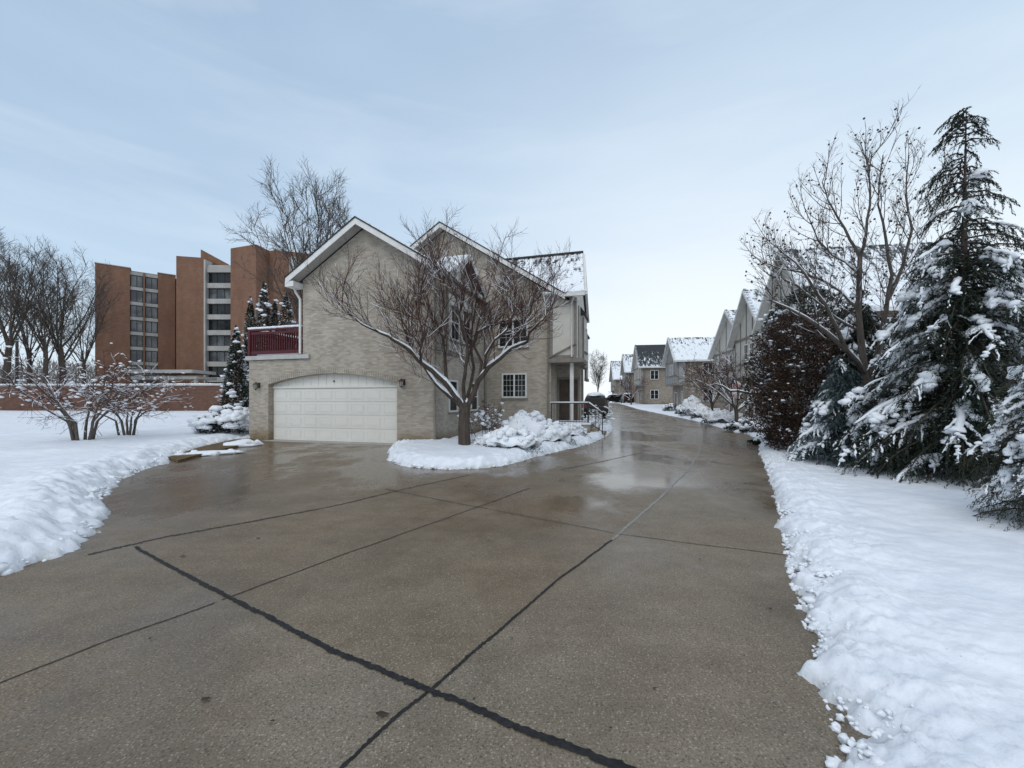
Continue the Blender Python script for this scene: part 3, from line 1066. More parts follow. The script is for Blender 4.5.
def rake(ridge_x, ridge_z, half, slope, y, parent, d=.3, t=.035, extra=.05):
    """white boards along the sloping edges of a gable, with returns at the eaves"""
    mb, me_ = MB(), MB()
    for s in (-1, 1):
        xe = ridge_x + s * half
        ze = ridge_z - slope * half
        poly = [(ridge_x, ridge_z - .03), (xe, ze - .03), (xe, ze - .03 - d), (ridge_x, ridge_z - .03 - d)]
        mb.prism(poly, 'y', y - t * (1 if s < 0 else .98), y - .002)
        poly2 = [(ridge_x, ridge_z + .03), (xe + s * .03, ze + .03 - slope * .03), (xe + s * .03, ze - .03), (ridge_x, ridge_z - .03)]
        me_.prism(poly2, 'y', y - t - .03 - (0 if s < 0 else .001), y - t - .001)
    me_.build('drip_edge', M_ROOF_D, parent)
    return mb.build('rake_board', M_WHITE, parent)


def soffit(ridge_x, ridge_z, half, slope, th, y0, y1, parent):
    mb = MB()
    for s in (-1, 1):
        xe = ridge_x + s * (half - .02)
        ze = ridge_z - slope * (half - .02) - th
        poly = [(ridge_x, ridge_z - th - .003), (xe, ze - .003), (xe, ze - .02), (ridge_x, ridge_z - th - .02)]
        mb.prism(poly, 'y', y0 + (0.001 if s > 0 else 0), y1)
    return mb.build('soffit', M_SOFFIT, parent)


roof1 = gable_roof(RX0, RZ0, 3.24, SL, -.48, 6.2, .16, M_ROOF_S, house)
rake(RX0, RZ0, 3.24, SL, -.48, roof1, .23)
soffit(RX0, RZ0, 3.24, SL, .16, -.47, -.01, roof1)
# eave boxes, gutter and downspout
mb = MB()
ze = RZ0 - SL * 3.24
mb.box((-6.27, -.5, ze - .36), (-5.862, .02, ze - .15)).build('eave_return', M_WHITE, house)
MB().box((.001, -.45, ze - .34), (.27, -.0, ze - .15)).build('eave_return', M_WHITE, house)
mb = MB()
mb.box((.24, -.44, ze - .17), (.36, 5.0, ze - .04))
mb.build('gutter', M_WHITE, house)
mb = MB()
mb.tube([(-6.16, -.12, ze - .34), (-6.1, -.12, ze - .5), (-5.94, -.06, ze - .78), (-5.94, -.06, 3.56)], [.05] * 4, 6)
mb.build('downspout', M_WHITE, house, True)
mb = MB()
for xd, yd in ((.06, -.06), (.06, 5.42), (3.18, 5.45)):
    MB().tube([(xd, yd, 6.2), (xd, yd, .25)], [.048] * 2, 6).build('downspout', M_BOARD, house, True)

# cross gable over the right-hand windows of the garage wing
CG_Y, CG_Z, CG_H = 2.5, 7.85, 2.0
mb = MB()
zl = CG_Z - .66 * CG_H
poly = [(CG_Y - CG_H, zl), (CG_Y, CG_Z), (CG_Y + CG_H, zl), (CG_Y + CG_H, zl - .14), (CG_Y, CG_Z - .14), (CG_Y - CG_H, zl - .14)]
mb.prism(poly, 'x', -2.4, .42)
r2 = mb.build('dormer_roof', M_ROOF_S, house)
mb = MB()
mb.prism([(CG_Y - CG_H + .35, 6.1), (CG_Y - CG_H + .35, zl + .05), (CG_Y, CG_Z - .2), (CG_Y + CG_H - .35, zl + .05), (CG_Y + CG_H - .35, 6.1)], 'x', -1.0, .03)
mb.build('dormer_wall', M_STUCCO, house)
mb = MB()
for s in (-1, 1):
    mb.prism([(CG_Y, CG_Z - .02), (CG_Y + s * CG_H, zl - .02), (CG_Y + s * CG_H, zl - .24), (CG_Y, CG_Z - .24)], 'x', .422, .46 + .001 * s)
mb.build('rake_board', M_WHITE, r2)
# trim band, stucco bays and windows on that wall
MB().box((.0, .05, 3.46), (.045, 5.5, 3.66)).build('trim_band', M_BOARD, house)
mb = MB()
for ya in (1.05, 2.35, 3.65):
    mb.box((.002, ya, 3.66), (.05, ya + .12, 6.25))
mb.box((.001, 1.05, 5.95), (.052, 3.77, 6.1))
mb.build('trim_boards', M_BOARD, house)
MB().box((-.2, 1.17, 3.661), (.02, 3.65, 5.95)).build('stucco_panel', M_STUCCO, house)
window(house, (.02, 1.35, 4.1), (0, 1, 0), (1, 0, 0), .9, 1.5, 1, 2, (2, 2))
window(house, (.02, 2.6, 4.1), (0, 1, 0), (1, 0, 0), .9, 1.5, 1, 2, (2, 2))
window(house, (0, 1.25, 1.2), (0, 1, 0), (1, 0, 0), .85, 1.3, 1, 2, (1, 1))
window(house, (0, 3.6, 1.2), (0, 1, 0), (1, 0, 0), .85, 1.3, 1, 2, (1, 1))

# main block behind the garage
MX, MZ, MH = -2.2, 10.56, 6.25
MY = 5.52


def man(x):
    return MZ - .64 * abs(x - MX)


wall_poly = [(0.001, -.3), (0.001, 6.2), (-6.9, 6.2), (-6.9, man(-6.9) - .24), (MX, MZ - .24), (3.31, man(3.31) - .24), (3.31, -.3)]
MB().prism(wall_poly, 'y', MY, MY + .34).build('gable_wall', M_BRICK, house)
mb = MB()
mb.box((2.97, MY + .342, -.3), (3.31, 7.6, 3.6))            # entry reveal
mb.box((3.312, 7.3, -.3), (4.49, 7.6, 3.6))
mb.box((3.85, 7.602, -.3), (4.15, 10, 3.6))
mb.box((-6.9, 11.7, -.3), (4.14, 12, 6.4))
mb.build('entry_wall', M_BRICK, house)
up = MB()
up.prism([(3.312, 3.62), (3.312, man(3.312) - .25), (4.02, man(4.02) - .22), (4.49, man(4.02) - .22), (4.49, 3.62)], 'y', MY - .03, MY + .3)
up.box((4.15, MY + .302, 3.62), (4.488, 10.4, 6.55))
up.box((3.32, MY + .31, 3.5), (4.14, 7.3, 3.68))
up.prism([(5.55, 6.55), (8.5, 9.25), (11.5, 6.55)], 'x', 4.1, 4.30)
up.build('stucco_wall', M_STUCCO, house)
mb = MB()
mb.box((3.25, MY - .3, 3.44), (4.85, 7.28, 3.62))            # overhang base
mb.bar((3.2, MY - .05, 3.68), (4.5, MY - .05, 4.32), .05, .16, (0, 1, 0))
mb.box((4.39, MY - .06, 3.621), (4.53, MY - .032, 6.3)).box((3.312, MY - .058, 3.622), (4.38, MY - .034, 3.8))
mb.box((4.491, 6.4, 3.621), (4.53, 6.55, 6.3))
mb.box((3.26, MY - .06, 3.621), (3.4, MY - .033, 6.4))
mb.build('overhang_trim', M_BOARD, house)
MB().box((4.2, MY + .06, .6), (4.36, MY + .24, 3.44)).build('porch_post', M_WHITE, house)
dr = MB().box((3.42, 7.24, .62), (4.36, 7.298, 2.75)).build('front_door', M_WOODDOOR, house)
mb = MB()
for a in (0, 1):
    for b in (0, 1, 2):
        mb.box((3.50 + a * .42, 7.225, .75 + b * .66), (3.86 + a * .42, 7.2395, 1.3 + b * .66))
mb.build('door_panel', M_WOODDOOR, dr)
MB().blob((4.28, 7.19, 1.6), .045, 1, 0).build('handle', M_LAMP, dr)
MB().box((3.32, 7.23, .6), (3.415, 7.297, 2.85)).box((4.365, 7.23, .6), (4.45, 7.297, 2.85)).box((3.32, 7.228, 2.76), (4.45, 7.296, 2.87)).build('door_frame', M_BOARD, house)

MB().box((-.0, .75, 2.75), (.06, 1.0, 2.95)).build('wall_vent', M_SOFFIT, house)

# bays on the road side
mb = MB()
mb.box((4.492, 7.4, 3.5), (4.66, 8.8, 6.0)).box((4.492, 9.1, 2.9), (4.6, 10.2, 5.2))
mb.build('bay', M_STUCCO, house)
mb = MB()
mb.prism([(4.49, 6.45), (4.74, 6.1), (4.74, 6.0), (4.49, 6.0)], 'y', 7.3, 8.9)
mb.prism([(4.49, 5.6), (4.68, 5.3), (4.68, 5.2), (4.49, 5.2)], 'y', 9.0, 10.3)
mb.build('bay_roof', M_ROOF_S, house)
mb = MB()
mb.box((4.492, 7.35, 3.35), (4.70, 8.85, 3.498)).box((4.492, 9.05, 2.75), (4.64, 10.25, 2.898))
mb.box((4.58, 7.36, 3.5), (4.675, 7.398, 5.9)).box((4.53, 9.06, 2.9), (4.62, 9.098, 5.1))
mb.build('bay_trim', M_BOARD, house)
window(house, (4.662, 7.6, 4.2), (0, 1, 0), (1, 0, 0), 1.0, 1.3, 2, 1, (1, 2))

roof2 = gable_roof(MX, MZ, MH, .64, MY - .5, 11.9, .16, M_ROOF_S, house)
rake(MX, MZ, MH, .64, MY - .5, roof2, .23)
soffit(MX, MZ, MH, .64, .16, MY - .49, MY - .01, roof2)
# cross roof with its ridge along the front, patchy snow, gable towards the road
mb = MB()
ez, rz_, ey, ry, by = 6.58, 9.58, MY - .45, 8.5, 12.0
A = [(-.6, ry, rz_), (4.46, ry, rz_), (4.92, ey, ez), (3.9, ey, ez), (4.36, by, ez), (-.6, by, ez)]
T = .14
vs_ = A + [(x, y, z - T) for x, y, z in A]
mb.add(vs_, [(0, 3, 2, 1), (0, 1, 4, 5), (6, 7, 8, 9), (6, 11, 10, 7), (1, 2, 8, 7), (4, 1, 7, 10), (2, 3, 9, 8), (3, 0, 6, 9), (5, 4, 10, 11), (0, 5, 11, 6)])
roof3 = mb.build('roof', M_ROOF_P, house)
MB().bar((-.6, ry, rz_ + .03), (4.5, ry, rz_ + .03), .22, .08).build('ridge_cap', M_ROOF_D, roof3)
mb = MB()
mb.box((4.0, ey - .12, ez - .16), (4.95, ey - .005, ez - .02))
mb.build('gutter', M_WHITE, house)
mb = MB()
for y_ in (ey, by):
    mb.bar((4.95 if y_ == ey else 4.4, y_, ez - .1), (4.5, ry, rz_ - .1), .04, .2, (1, 0, 0))
mb.build('rake_board', M_WHITE, roof3)
mb = MB()
mb.tube([(4.45, MY - .4, 6.45), (4.3, MY - .1, 6.2), (4.3, MY - .1, 3.7)], [.045] * 3, 6)
mb.build('downspout', M_WHITE, house, True)
window(house, (.88, MY, 1.8), (1, 0, 0), (0, -1, 0), 1.26, 1.2, 2, 1, (3, 4), .075)
window(house, (.7, MY, 4.25), (1, 0, 0), (0, -1, 0), 1.5, 1.4, 2, 1, (2, 3), .075)
# porch slab with steps down to the drive
mb = MB()
mb.box((3.33, MY - .75, -.1), (5.2, 7.28, .6))
mb.box((5.202, MY - .2, -.1), (5.5, 6.9, .4)).box((5.502, MY - .15, -.1), (5.8, 6.9, .2))
porch = mb.build('porch', M_BRICK, house)
MB().box((3.32, MY - .8, .602), (5.25, 7.0, .68)).build('snow', M_SNOWT, porch)

# snow on roof edges
mb = MB()
for i in range(26):
    x = 3.0 + 1.9 * i / 25
    mb.blob((x, ey + .08, ez + .06), (.12, .14, .07), 2, .4)
for i in range(40):
    t = i / 39
    mb.blob((RX0 + .3 + t * 2.9, -.42 + random.uniform(0, .05), gar(RX0 + .3 + t * 2.9) + .03), (.09, .06, .035), 1, .3)
mb.build('snow', M_SNOWT, roof3, True)

# terrace over the left of the garage
mb = MB()
mb.box((-8.74, -.1, 3.37), (-5.7, 6.4, 3.54)).box((-5.7, -.1, 3.37), (-5.5, -.002, 3.54))
terr = mb.build('terrace_slab', M_SOFFIT, house)
MB().box((-8.5, .25, 3.541), (-5.87, 6.2, 3.66)).build('snow', M_SNOWT, terr)


def rail(p, q, parent, zb=3.56, h=1.12, post=True):
    mb = MB()
    p, q = Vector(p), Vector(q)
    d = (q - p).normalized()
    L = (q - p).length
    up_ = Vector((0, 0, 1))
    mb.bar(p + up_ * (zb + h - .05), q + up_ * (zb + h - .05), .12, .07)
    mb.bar(p + up_ * (zb + h - .18), q + up_ * (zb + h - .18), .05, .1)
    mb.bar(p + up_ * (zb + .12), q + up_ * (zb + .12), .05, .14)
    n = int(L / .115)
    for i in range(n):
        c = p + d * (L * (i + .5) / n)
        mb.bar(c + up_ * (zb + .18), c + up_ * (zb + h - .2), .062, .03, d)
    for c in (p, q):
        mb.bar(c + up_ * (zb - .01), c + up_ * (zb + h + .02), .11, .11, d)
    o = mb.build('railing', M_REDP, parent)
    m2 = MB()
    k = int(L / .12)
    for i in range(k + 1):
        c = p + d * (L * i / k)
        m2.blob(c + up_ * (zb + h + .03), (.09, .09, .06), 2, .35, 1.6)
    m2.build('snow', M_SNOWT, o, True)
    return o


rail((-8.6, 0.0, 0), (-5.98, 0.0, 0), house)
rail((-8.6, .2, 0), (-8.6, 6.2, 0), house)
rail((-8.45, 6.25, 0), (-5.9, 6.25, 0), house)

# iron handrail of the porch
mb = MB()


def iron(p, q, n):
    p, q = Vector(p), Vector(q)
    z1 = Vector((0, 0, .95))
    mb.bar(p + z1, q + z1, .05, .04)
    mb.bar(p + Vector((0, 0, .12)), q + Vector((0, 0, .12)), .03, .03)
    for i in range(n + 1):
        c = p.lerp(q, i / n)
        mb.bar(c, c + z1, .04 if i in (0, n) else .016)


iron((3.45, MY - .65, .6), (5.1, MY - .65, .6), 13)
iron((5.12, MY - .62, .6), (5.72, MY - .4, .15), 4)
hr = mb.build('handrail', M_IRON, house)
mb = MB()
mb.tube([(3.4, MY - .65, 1.59), (5.12, MY - .65, 1.59)], [.035] * 2, 6, True).tube([(5.14, MY - .62, 1.6), (5.72, MY - .4, 1.14)], [.03] * 2, 6, True)
mb.build('snow', M_SNOWT, hr, True)


def hw(x, y, z=0.0):
    """house coordinates to world"""
    return Vector((OX + x * math.cos(TH) + y * math.sin(TH), OY - x * math.sin(TH) + y * math.cos(TH), z))


def wall_lamp(x, z, label):
    o = empty('wall_lamp', label, 'wall lamp', hw(x, 0, z), -TH)
    MB().box((-.06, -.03, -.1), (.06, -.001, .12)).build('back_plate', M_LAMP, o)
    MB().tube([(0, -.03, .06), (0, -.12, .12), (0, -.17, .1)], [.015] * 3, 5).build('arm', M_LAMP, o)
    MB().tube([(0, -.17, -.14), (0, -.17, .02)], [.05, .085], 6, True).build('glass', M_LGLASS, o)
    mb = MB().tube([(0, -.17, .02), (0, -.17, .06), (0, -.17, .14)], [.12, .1, .015], 6, True)
    for k in range(6):
        a = k * math.pi / 3
        mb.bar((.055 * math.cos(a), -.17 + .055 * math.sin(a), -.16), (.09 * math.cos(a), -.17 + .09 * math.sin(a), .03), .014)
    mb.tube([(0, -.17, -.2), (0, -.17, -.15)], [.02, .055], 6, True)
    mb.build('lamp_cage', M_LAMP, o)


wall_lamp(-8.1, 2.3, 'small dark lantern on the brick left of the garage arch')
wall_lamp(-1.25, 2.35, 'small dark lantern on the brick right of the garage arch')

# ------------------------------------------------------------------ brick towers behind the wall
def tower_windows(parent, o, right, outv, w, h, n, glass):
    B = basis(o, right, outv)
    fr = MB()
    t = .09
    fr.box((0, -.1, 0), (w, .05, t), B).box((0, -.1, h - t), (w, .05, h), B)
    for i in range(n + 1):
        x = (w - t) * i / n
        fr.box((x, -.1, t), (x + t, .05, h - t), B)
    f = fr.build('window', M_IRON, parent)
    MB().box((t / 2, -.08, t / 2), (w - t / 2, -.02, h - t / 2), B).build('pane', glass, f)


ta = math.atan2(6.7, 8.1)
tA = empty('apartment_tower', 'orange brown brick tower slab with one double column of windows', 'tower', (-70.5, 70, 0), ta)
mb = MB()
mb.box((0, 0, -1), (4.35, 13, 25)).box((8.08, 0.02, -1), (10.5, 13, 24.9)).box((4.35, .5, -1), (8.08, 12.9, 24.7))
mb.box((6.08, -.02, -1), (6.32, .52, 24.6))
mb.build('wall', M_TOWER, tA)
for k in range(9):
    z = 23.9 - k * 2.65
    for xa, xb in ((4.36, 6.07), (6.33, 8.07)):
        MB().box((xa, .2, z + .05), (xb, .49, z + .62)).build('spandrel_panel', M_PRECAST, tA)
for k in range(9):
    z = 23.9 - k * 2.65 - 2.02
    for xa in (4.4, 6.37):
        tower_windows(tA, (xa, .36, z), (1, 0, 0), (0, -1, 0), 1.64, 2.06, 2, M_GLASS2)
MB().box((-.1, -.1, 25), (4.45, 13.1, 25.12)).box((8.0, -.1, 24.9), (10.6, 13.1, 25.02)).build('coping', M_PRECAST, tA)

tB = empty('apartment_tower', 'stepped brick tower with stacked window bands and white spandrels', 'tower', (-58.4, 72, 0), 0)
mb = MB()
# wing left of the windows
mb.prism([(0, 0), (4.1, 1.0), (4.1, 12), (0, 12)], 'z', -1, 26.9)
mb.prism([(-.4, 30.3), (4.6, 27.6), (4.6, 24), (-.4, 24)], 'y', 6.2, 6.7)
mb.box((-7, 5, -1), (-.002, 9, 24.4))
mb.box((4.12, 2.6, -1), (12.5, 12, 25.6))
# right block with a folded front
mb.prism([(10.0, -.8), (15.55, -2.7), (16.0, .3), (16.9, .1), (17.1, -.3), (27.5, 4.0), (27.5, 16), (10.0, 16)], 'z', -1, 27.9)
mb.build('wall', M_TOWER, tB)
MB().box((4.105, .9, -1), (4.4, 2.55, 26.6)).build('pier', M_PRECAST, tB)
for k in range(9):
    z = 25.3 - k * 2.78
    MB().box((4.41, 1.25, z - .85), (9.99, 2.59, z)).build('spandrel_panel', M_PRECAST, tB)
MB().box((4.41, 1.4, 25.302), (9.0, 2.59, 25.75)).build('parapet', M_PRECAST, tB)
for k in range(8):
    z = 25.3 - k * 2.78 - 2.76
    tower_windows(tB, (4.45, 1.75, z), (1, 0, 0), (0, -1, 0), 5.5, 1.88, 4, M_GLASS2 if k in (1, 4, 5) else M_GLASS)
mb = MB()
mb.box((19.4, .42, 23.2), (20.9, .95, 26.9))
mb.build('vent_panel', M_PRECAST, tB)
mb = MB()
mb.box((-1.5, -8, 6.0), (9.0, -2.9, 6.5)).box((-1.0, -7.5, 5.1), (9.2, -2.95, 5.5))
for xx in (-.8, 4, 8.6):
    mb.box((xx, -7.2, -.5), (xx + .4, -6.8, 5.1))
mb.build('entrance_canopy', M_PRECAST, tB)
MB().box((9.2, -8.2, 0), (12.5, -2.5, 3.8)).build('entrance_block', M_IRON, tB)

# retaining wall in front of them
rw = empty('garden_wall', 'long red brown brick wall with a snow topped coping behind the lawn', 'wall', (-75, 41, 0), R(-3.5))
MB().box((0, 0, -.5), (58, .4, 3.05)).build('brickwork', M_RWALL, rw)
MB().box((-.1, -.08, 3.05), (58.1, .48, 3.17)).build('coping', M_PRECAST, rw)
mb = MB()
for i in range(230):
    mb.blob((i * .252, .2, 3.19), (.2, .26, random.uniform(.07, .13)), 1, .3)
mb.build('snow', M_SNOWT, rw, True)
# post behind the wall
p = pos(17, 340, 46)
po = empty('metal_post', 'thin dark post standing behind the brick wall among bare trees', 'post', (p.x, 46, 0))
MB().tube([(0, 0, 0), (0, 0, 8.4)], [.16, .13], 8, True).build('pole', M_IRON, po)
MB().tube([(0, 0, 8.4), (0, 0, 8.6)], [.19, .1], 8, True).build('cap', M_IRON, po)

# ------------------------------------------------------------------ trees and plants
UP = Vector((0, 0, 1))


def rvec():
    return Vector((random.gauss(0, 1), random.gauss(0, 1), random.gauss(0, 1))).normalized()


def wander(p, d, L, n, wob, up):
    pts = [Vector(p)]
    d = Vector(d).normalized()
    for i in range(n):
        d = (d + rvec() * wob + UP * up).normalized()
        pts.append(pts[-1] + d * (L / n))
    return pts


def lerp_poly(pts, t):
    k = t * (len(pts) - 1)
    i = min(int(k), len(pts) - 2)
    return pts[i].lerp(pts[i + 1], k - i), (pts[i + 1] - pts[i]).normalized()


def rnd_dirs(n):
    v = RNG.normal(size=(n, 3))
    return v / np.linalg.norm(v, axis=1)[:, None]


class Tree:
    """collects trunk, twigs and lying snow of one tree"""

    def __init__(self):
        self.trunk, self.crown, self.snow = MB(), MB(), MB()
        self.tips = []

    def limb(self, pts, r0, r1, sides=6, wood=True, snow=0.0):
        n = len(pts)
        rad = [r0 + (r1 - r0) * i / (n - 1) for i in range(n)]
        (self.trunk if wood else self.crown).tube(pts, rad, sides)
        if snow > 0 and random.random() < snow:
            run = []
            for i in range(n):
                a, b = pts[max(i - 1, 0)], pts[min(i + 1, n - 1)]
                s = abs((b - a).normalized().z)
                if s < 0.88:
                    run.append((pts[i] + UP * rad[i] * .8, rad[i] * random.uniform(.75, 1.15)))
                else:
                    self._snow(run)
                    run = []
            self._snow(run)
        return pts

    def _snow(self, run):
        if len(run) >= 2:
            ps = [q for q, _ in run]
            rs = [max(r, .006) for _, r in run]
            rs[0] *= .4
            rs[-1] *= .4
            self.snow.tube(ps, rs, 5)

    def grow(self, pts, r0, level, cfg):
        """children along the given parent polyline"""
        c = cfg[level]
        plen = sum((b - a).length for a, b in zip(pts[:-1], pts[1:]))
        n = max(1, int(c['n'] * random.uniform(.8, 1.2)))
        for k in range(n):
            t = c.get('t0', .25) + (1 - c.get('t0', .25)) * (k + random.random()) / n
            t = min(t, .995)
            p, d = lerp_poly(pts, t)
            side = d.cross(rvec()).normalized()
            a = R(random.uniform(*c['ang']))
            nd = (d * math.cos(a) + side * math.sin(a)).normalized()
            if c.get('upm') and nd.z < c['upm']:
                nd.z = c['upm'] + abs(nd.z) * .3
                nd.normalize()
            L = c['len'] * random.uniform(.6, 1.15) * (1 - c.get('taper', .4) * t)
            r = min(c['r'], r0 * .75) * random.uniform(.75, 1.1)
            q = wander(p, nd, L, c.get('seg', 4), c['wob'], c['up'])
            self.limb(q, r, r * c.get('tip', .35), c.get('sides', 3), c.get('wood', False), c.get('snow', 0))
            if level + 1 < len(cfg):
                self.grow(q, r, level + 1, cfg)
            else:
                self.tips.append(q[-1])
                self.tips.append(lerp_poly(q, random.uniform(.3, .9))[0])

    def build(self, root, bark, twig, snowmat=None):
        self.trunk.build('trunk', bark, root, True)
        self.crown.build('crown', twig, root, True)
        if self.snow.nv:
            self.snow.build('snow', M_SNOWT, root, True)


# --- ornamental tree in the bed, limbs after the photograph's, spread in depth
random.seed(21)
d0 = 13.4
bx, by_ = (464 - CX) / F * d0, d0
tr = empty('ornamental_tree', 'bare spreading ornamental tree with snow along its limbs before the brick house', 'tree', (bx, by_, 0.1))


def tp(px, py, dy=0.0):
    v = pos(px, py, d0 + dy)
    return v - Vector((bx, by_, 0.1))


T = Tree()
T.limb([tp(464, 452), tp(464.5, 443), tp(464, 428), tp(464.5, 412), tp(465, 403)], .215, .165, 10)
T.trunk.tube([tp(464, 455), tp(464, 448)], [.30, .205], 10)
LIMBS = [
    ([(463, 408, 0), (456, 397, -.1), (445, 382, -.3), (431, 370, -.45), (419, 361, -.6), (410, 350, -.7), (398, 343, -.8), (388, 336, -.9), (376, 331, -1.0), (362, 324, -1.1), (350, 314, -1.15), (341, 300, -1.2)], .125, .010),
    ([(463, 408, .05), (450, 396, .3), (436, 384, .5), (424, 366, .7), (412, 352, .9), (405, 332, 1.0), (400, 312, 1.1)], .10, .025),
    ([(421, 362, -.6), (420, 350, -.9), (424, 338, -1.1), (420, 322, -1.3), (415, 300, -1.4)], .05, .018),
    ([(452, 394, -.1), (446, 378, .1), (445, 358, .2), (443, 338, .35), (438, 326, .4), (430, 310, .4), (425, 290, .5)], .075, .022),
    ([(465, 404, -.05), (463, 385, -.25), (466, 366, -.4), (468, 348, -.5), (464, 330, -.6), (458, 310, -.7), (455, 285, -.7)], .085, .022),
    ([(466, 404, .1), (470, 388, .3), (474, 368, .6), (470, 346, .8), (473, 325, .9), (476, 300, 1.0), (478, 275, 1.1)], .08, .022),
    ([(466, 408, 0), (473, 395, -.1), (478, 381, -.2), (488, 368, -.3), (500, 358, -.4), (512, 348, -.45), (527, 342, -.5), (529, 333, -.5), (538, 324, -.6), (548, 314, -.6), (556, 300, -.65)], .12, .012),
    ([(480, 378, -.2), (482, 362, .1), (474, 346, .3), (478, 332, .5), (487, 326, .6), (500, 324, .8), (516, 321, 1.0)], .06, .02),
    ([(484, 372, -.2), (486, 355, -.6), (495, 340, -.8), (506, 330, -.9), (514, 315, -1.0), (520, 295, -1.0)], .055, .02),
    ([(500, 358, -.4), (508, 343, -.1), (520, 330, .3), (530, 312, .5), (536, 290, .6)], .045, .018),
    ([(466, 366, -.4), (474, 340, -.2), (482, 310, -.1), (489, 290, 0), (492, 272, 0)], .045, .014),
    ([(464, 340, -.5), (460, 315, -.3), (462, 292, -.1), (466, 272, 0)], .04, .014),
    ([(440, 330, .4), (444, 305, .2), (440, 280, .1), (436, 262, .1)], .035, .013),
]
cfg = [
    dict(n=11, t0=.25, ang=(24, 68), len=1.95, r=.017, wob=.13, up=.115, seg=6, sides=4, snow=.5, taper=.25, upm=.12),
    dict(n=8, t0=.12, ang=(22, 52), len=1.0, r=.0082, wob=.14, up=.10, seg=5, snow=.25, taper=.3),
    dict(n=8, t0=.12, ang=(20, 55), len=.46, r=.0046, wob=.14, up=.10, seg=3, snow=.05, taper=.3),
]
for P, r0, r1 in LIMBS:
    raw = [tp(*q) for q in P]
    pts = []
    for a, b in zip(raw[:-1], raw[1:]):
        for k in range(2):
            pts.append(a.lerp(b, k / 2) + rvec() * .012)
    pts.append(raw[-1])
    T.limb(pts, r0 * .84, r1 * .8, 8, True, 1.0)
    T.grow(pts, r0 * .8, 0, cfg)
# fat snow in the fork
T.snow.blob(tp(465, 401), (.13, .16, .12), 2, .4)
T.snow.blob(tp(456, 397), (.1, .1, .05), 2, .4)
T.build(tr, M_BARK, M_TWIG)


# --- tall bare trees
def bare_tree(root, H, spread, stems, cfg, r, fork=.28, lean=.5, bark=M_BARK, twig=M_TWIGG):
    T = Tree()
    base = wander((0, 0, -.3), (random.uniform(-.04, .04), random.uniform(-.04, .04), 1), H * fork + .3, 5, .04, .1)
    T.limb(base, r, r * .7, 8)
    for k in range(stems):
        a = 6.283 * (k + random.random() * .6) / stems
        p, _ = lerp_poly(base, random.uniform(.65, 1.0))
        tilt = random.uniform(.35, 1.0) * spread
        q = wander(p, (math.cos(a) * tilt, math.sin(a) * tilt, 1), H * (1 - fork) * random.uniform(.82, .98) * (1 + .06 * tilt), 9, .07, lean * .1)
        T.limb(q, r * .29, r * .04, 6)
        T.grow(q, r * .3, 0, cfg)
    T.build(root, bark, twig)


def tallcfg(H, dens=1.0):
    return [
        dict(n=int(12 * dens), t0=.12, ang=(22, 55), len=H * .27, r=H * .0024, wob=.10, up=.10, seg=5, sides=4, wood=True, taper=.5),
        dict(n=int(9 * dens), t0=.15, ang=(22, 55), len=H * .12, r=H * .0013, wob=.12, up=.08, seg=4, taper=.4),
        dict(n=int(7 * dens), t0=.15, ang=(22, 55), len=H * .055, r=H * .0008, wob=.14, up=.06, seg=3),
    ]


random.seed(15)
p = pos(314, 400, 36)
t_ = empty('bare_tree', 'tall bare vase shaped tree rising behind the garage roof', 'tree', (p.x, 36, 0))
bare_tree(t_, 21.0, .40, 12, tallcfg(16, .95), .30, .33, .45)
grp = 'bare trees beyond the brick wall'
random.seed(8)
p = pos(3, 400, 50)
t1 = empty('bare_tree', 'thick trunked bare tree standing left of the thin dark post', 'tree', (p.x, 50, .5), 0, grp)
bare_tree(t1, 22.0, .55, 9, tallcfg(17.5, .85), .40, .38, .4)
random.seed(9)
p = pos(44, 400, 53)
t2 = empty('bare_tree', 'bare tree with two dark trunks just right of the thin dark post', 'tree', (p.x, 53, .5), 0, grp)
bare_tree(t2, 21.0, .55, 9, tallcfg(16.5, .85), .32, .38, .4)
for src, px, d, rz, sc, lab in ((t1, 66, 55, 2.1, .98, 'bare spreading tree against the left edge of the brick tower'),
                                (t2, 30, 60, 4.0, 1.02, 'slender bare tree farther back directly behind the thin dark post'),
                                (t2, 84, 62, 1.2, .9, 'lower bare tree overlapping the left side of the brick tower'),
                                (t1, -22, 56, 1.0, 1.0, 'bare tree cut off by the left picture edge, behind the brick wall')):
    p = pos(px, 400, d)
    dup(src, (p.x, d, .5), rz, sc, lab)
random.seed(12)
p = pos(170, 400, 96)
dup(t2, (p.x, 118, 1), 2.7, 1.35, 'bare tree top showing above the roof of the left brick tower')
p = pos(597, 400, 105)
dup(t_, (p.x, 105, 1.1), .7, .62, 'faint distant bare tree beyond the end of the drive')['group'] = ''


rn = np.random.default_rng(5)
wm = MB()
n_ = 26000
wx = rn.uniform(-250, -70, n_)
wy = 128 + rn.normal(0, 6, n_)
top = 13 + 4 * np.array([mnoise.noise(Vector((x * .05, 0, 3))) + .6 * mnoise.noise(Vector((x * .16, 0, 8))) for x in wx])
wz = top * rn.random(n_) ** .8
dd = np.stack([rn.normal(0, .35, n_), rn.normal(0, .35, n_), np.ones(n_)], 1)
wm.leaves(np.stack([wx, wy, wz], 1), dd, rnd_dirs(n_), rn.uniform(1.2, 3.2, n_), rn.uniform(.10, .28, n_))
wo = wm.build('distant_woods', M_WOODS)
tag(wo, 'low grey brown bare woods far beyond the brick wall', 'woods', kind='stuff')


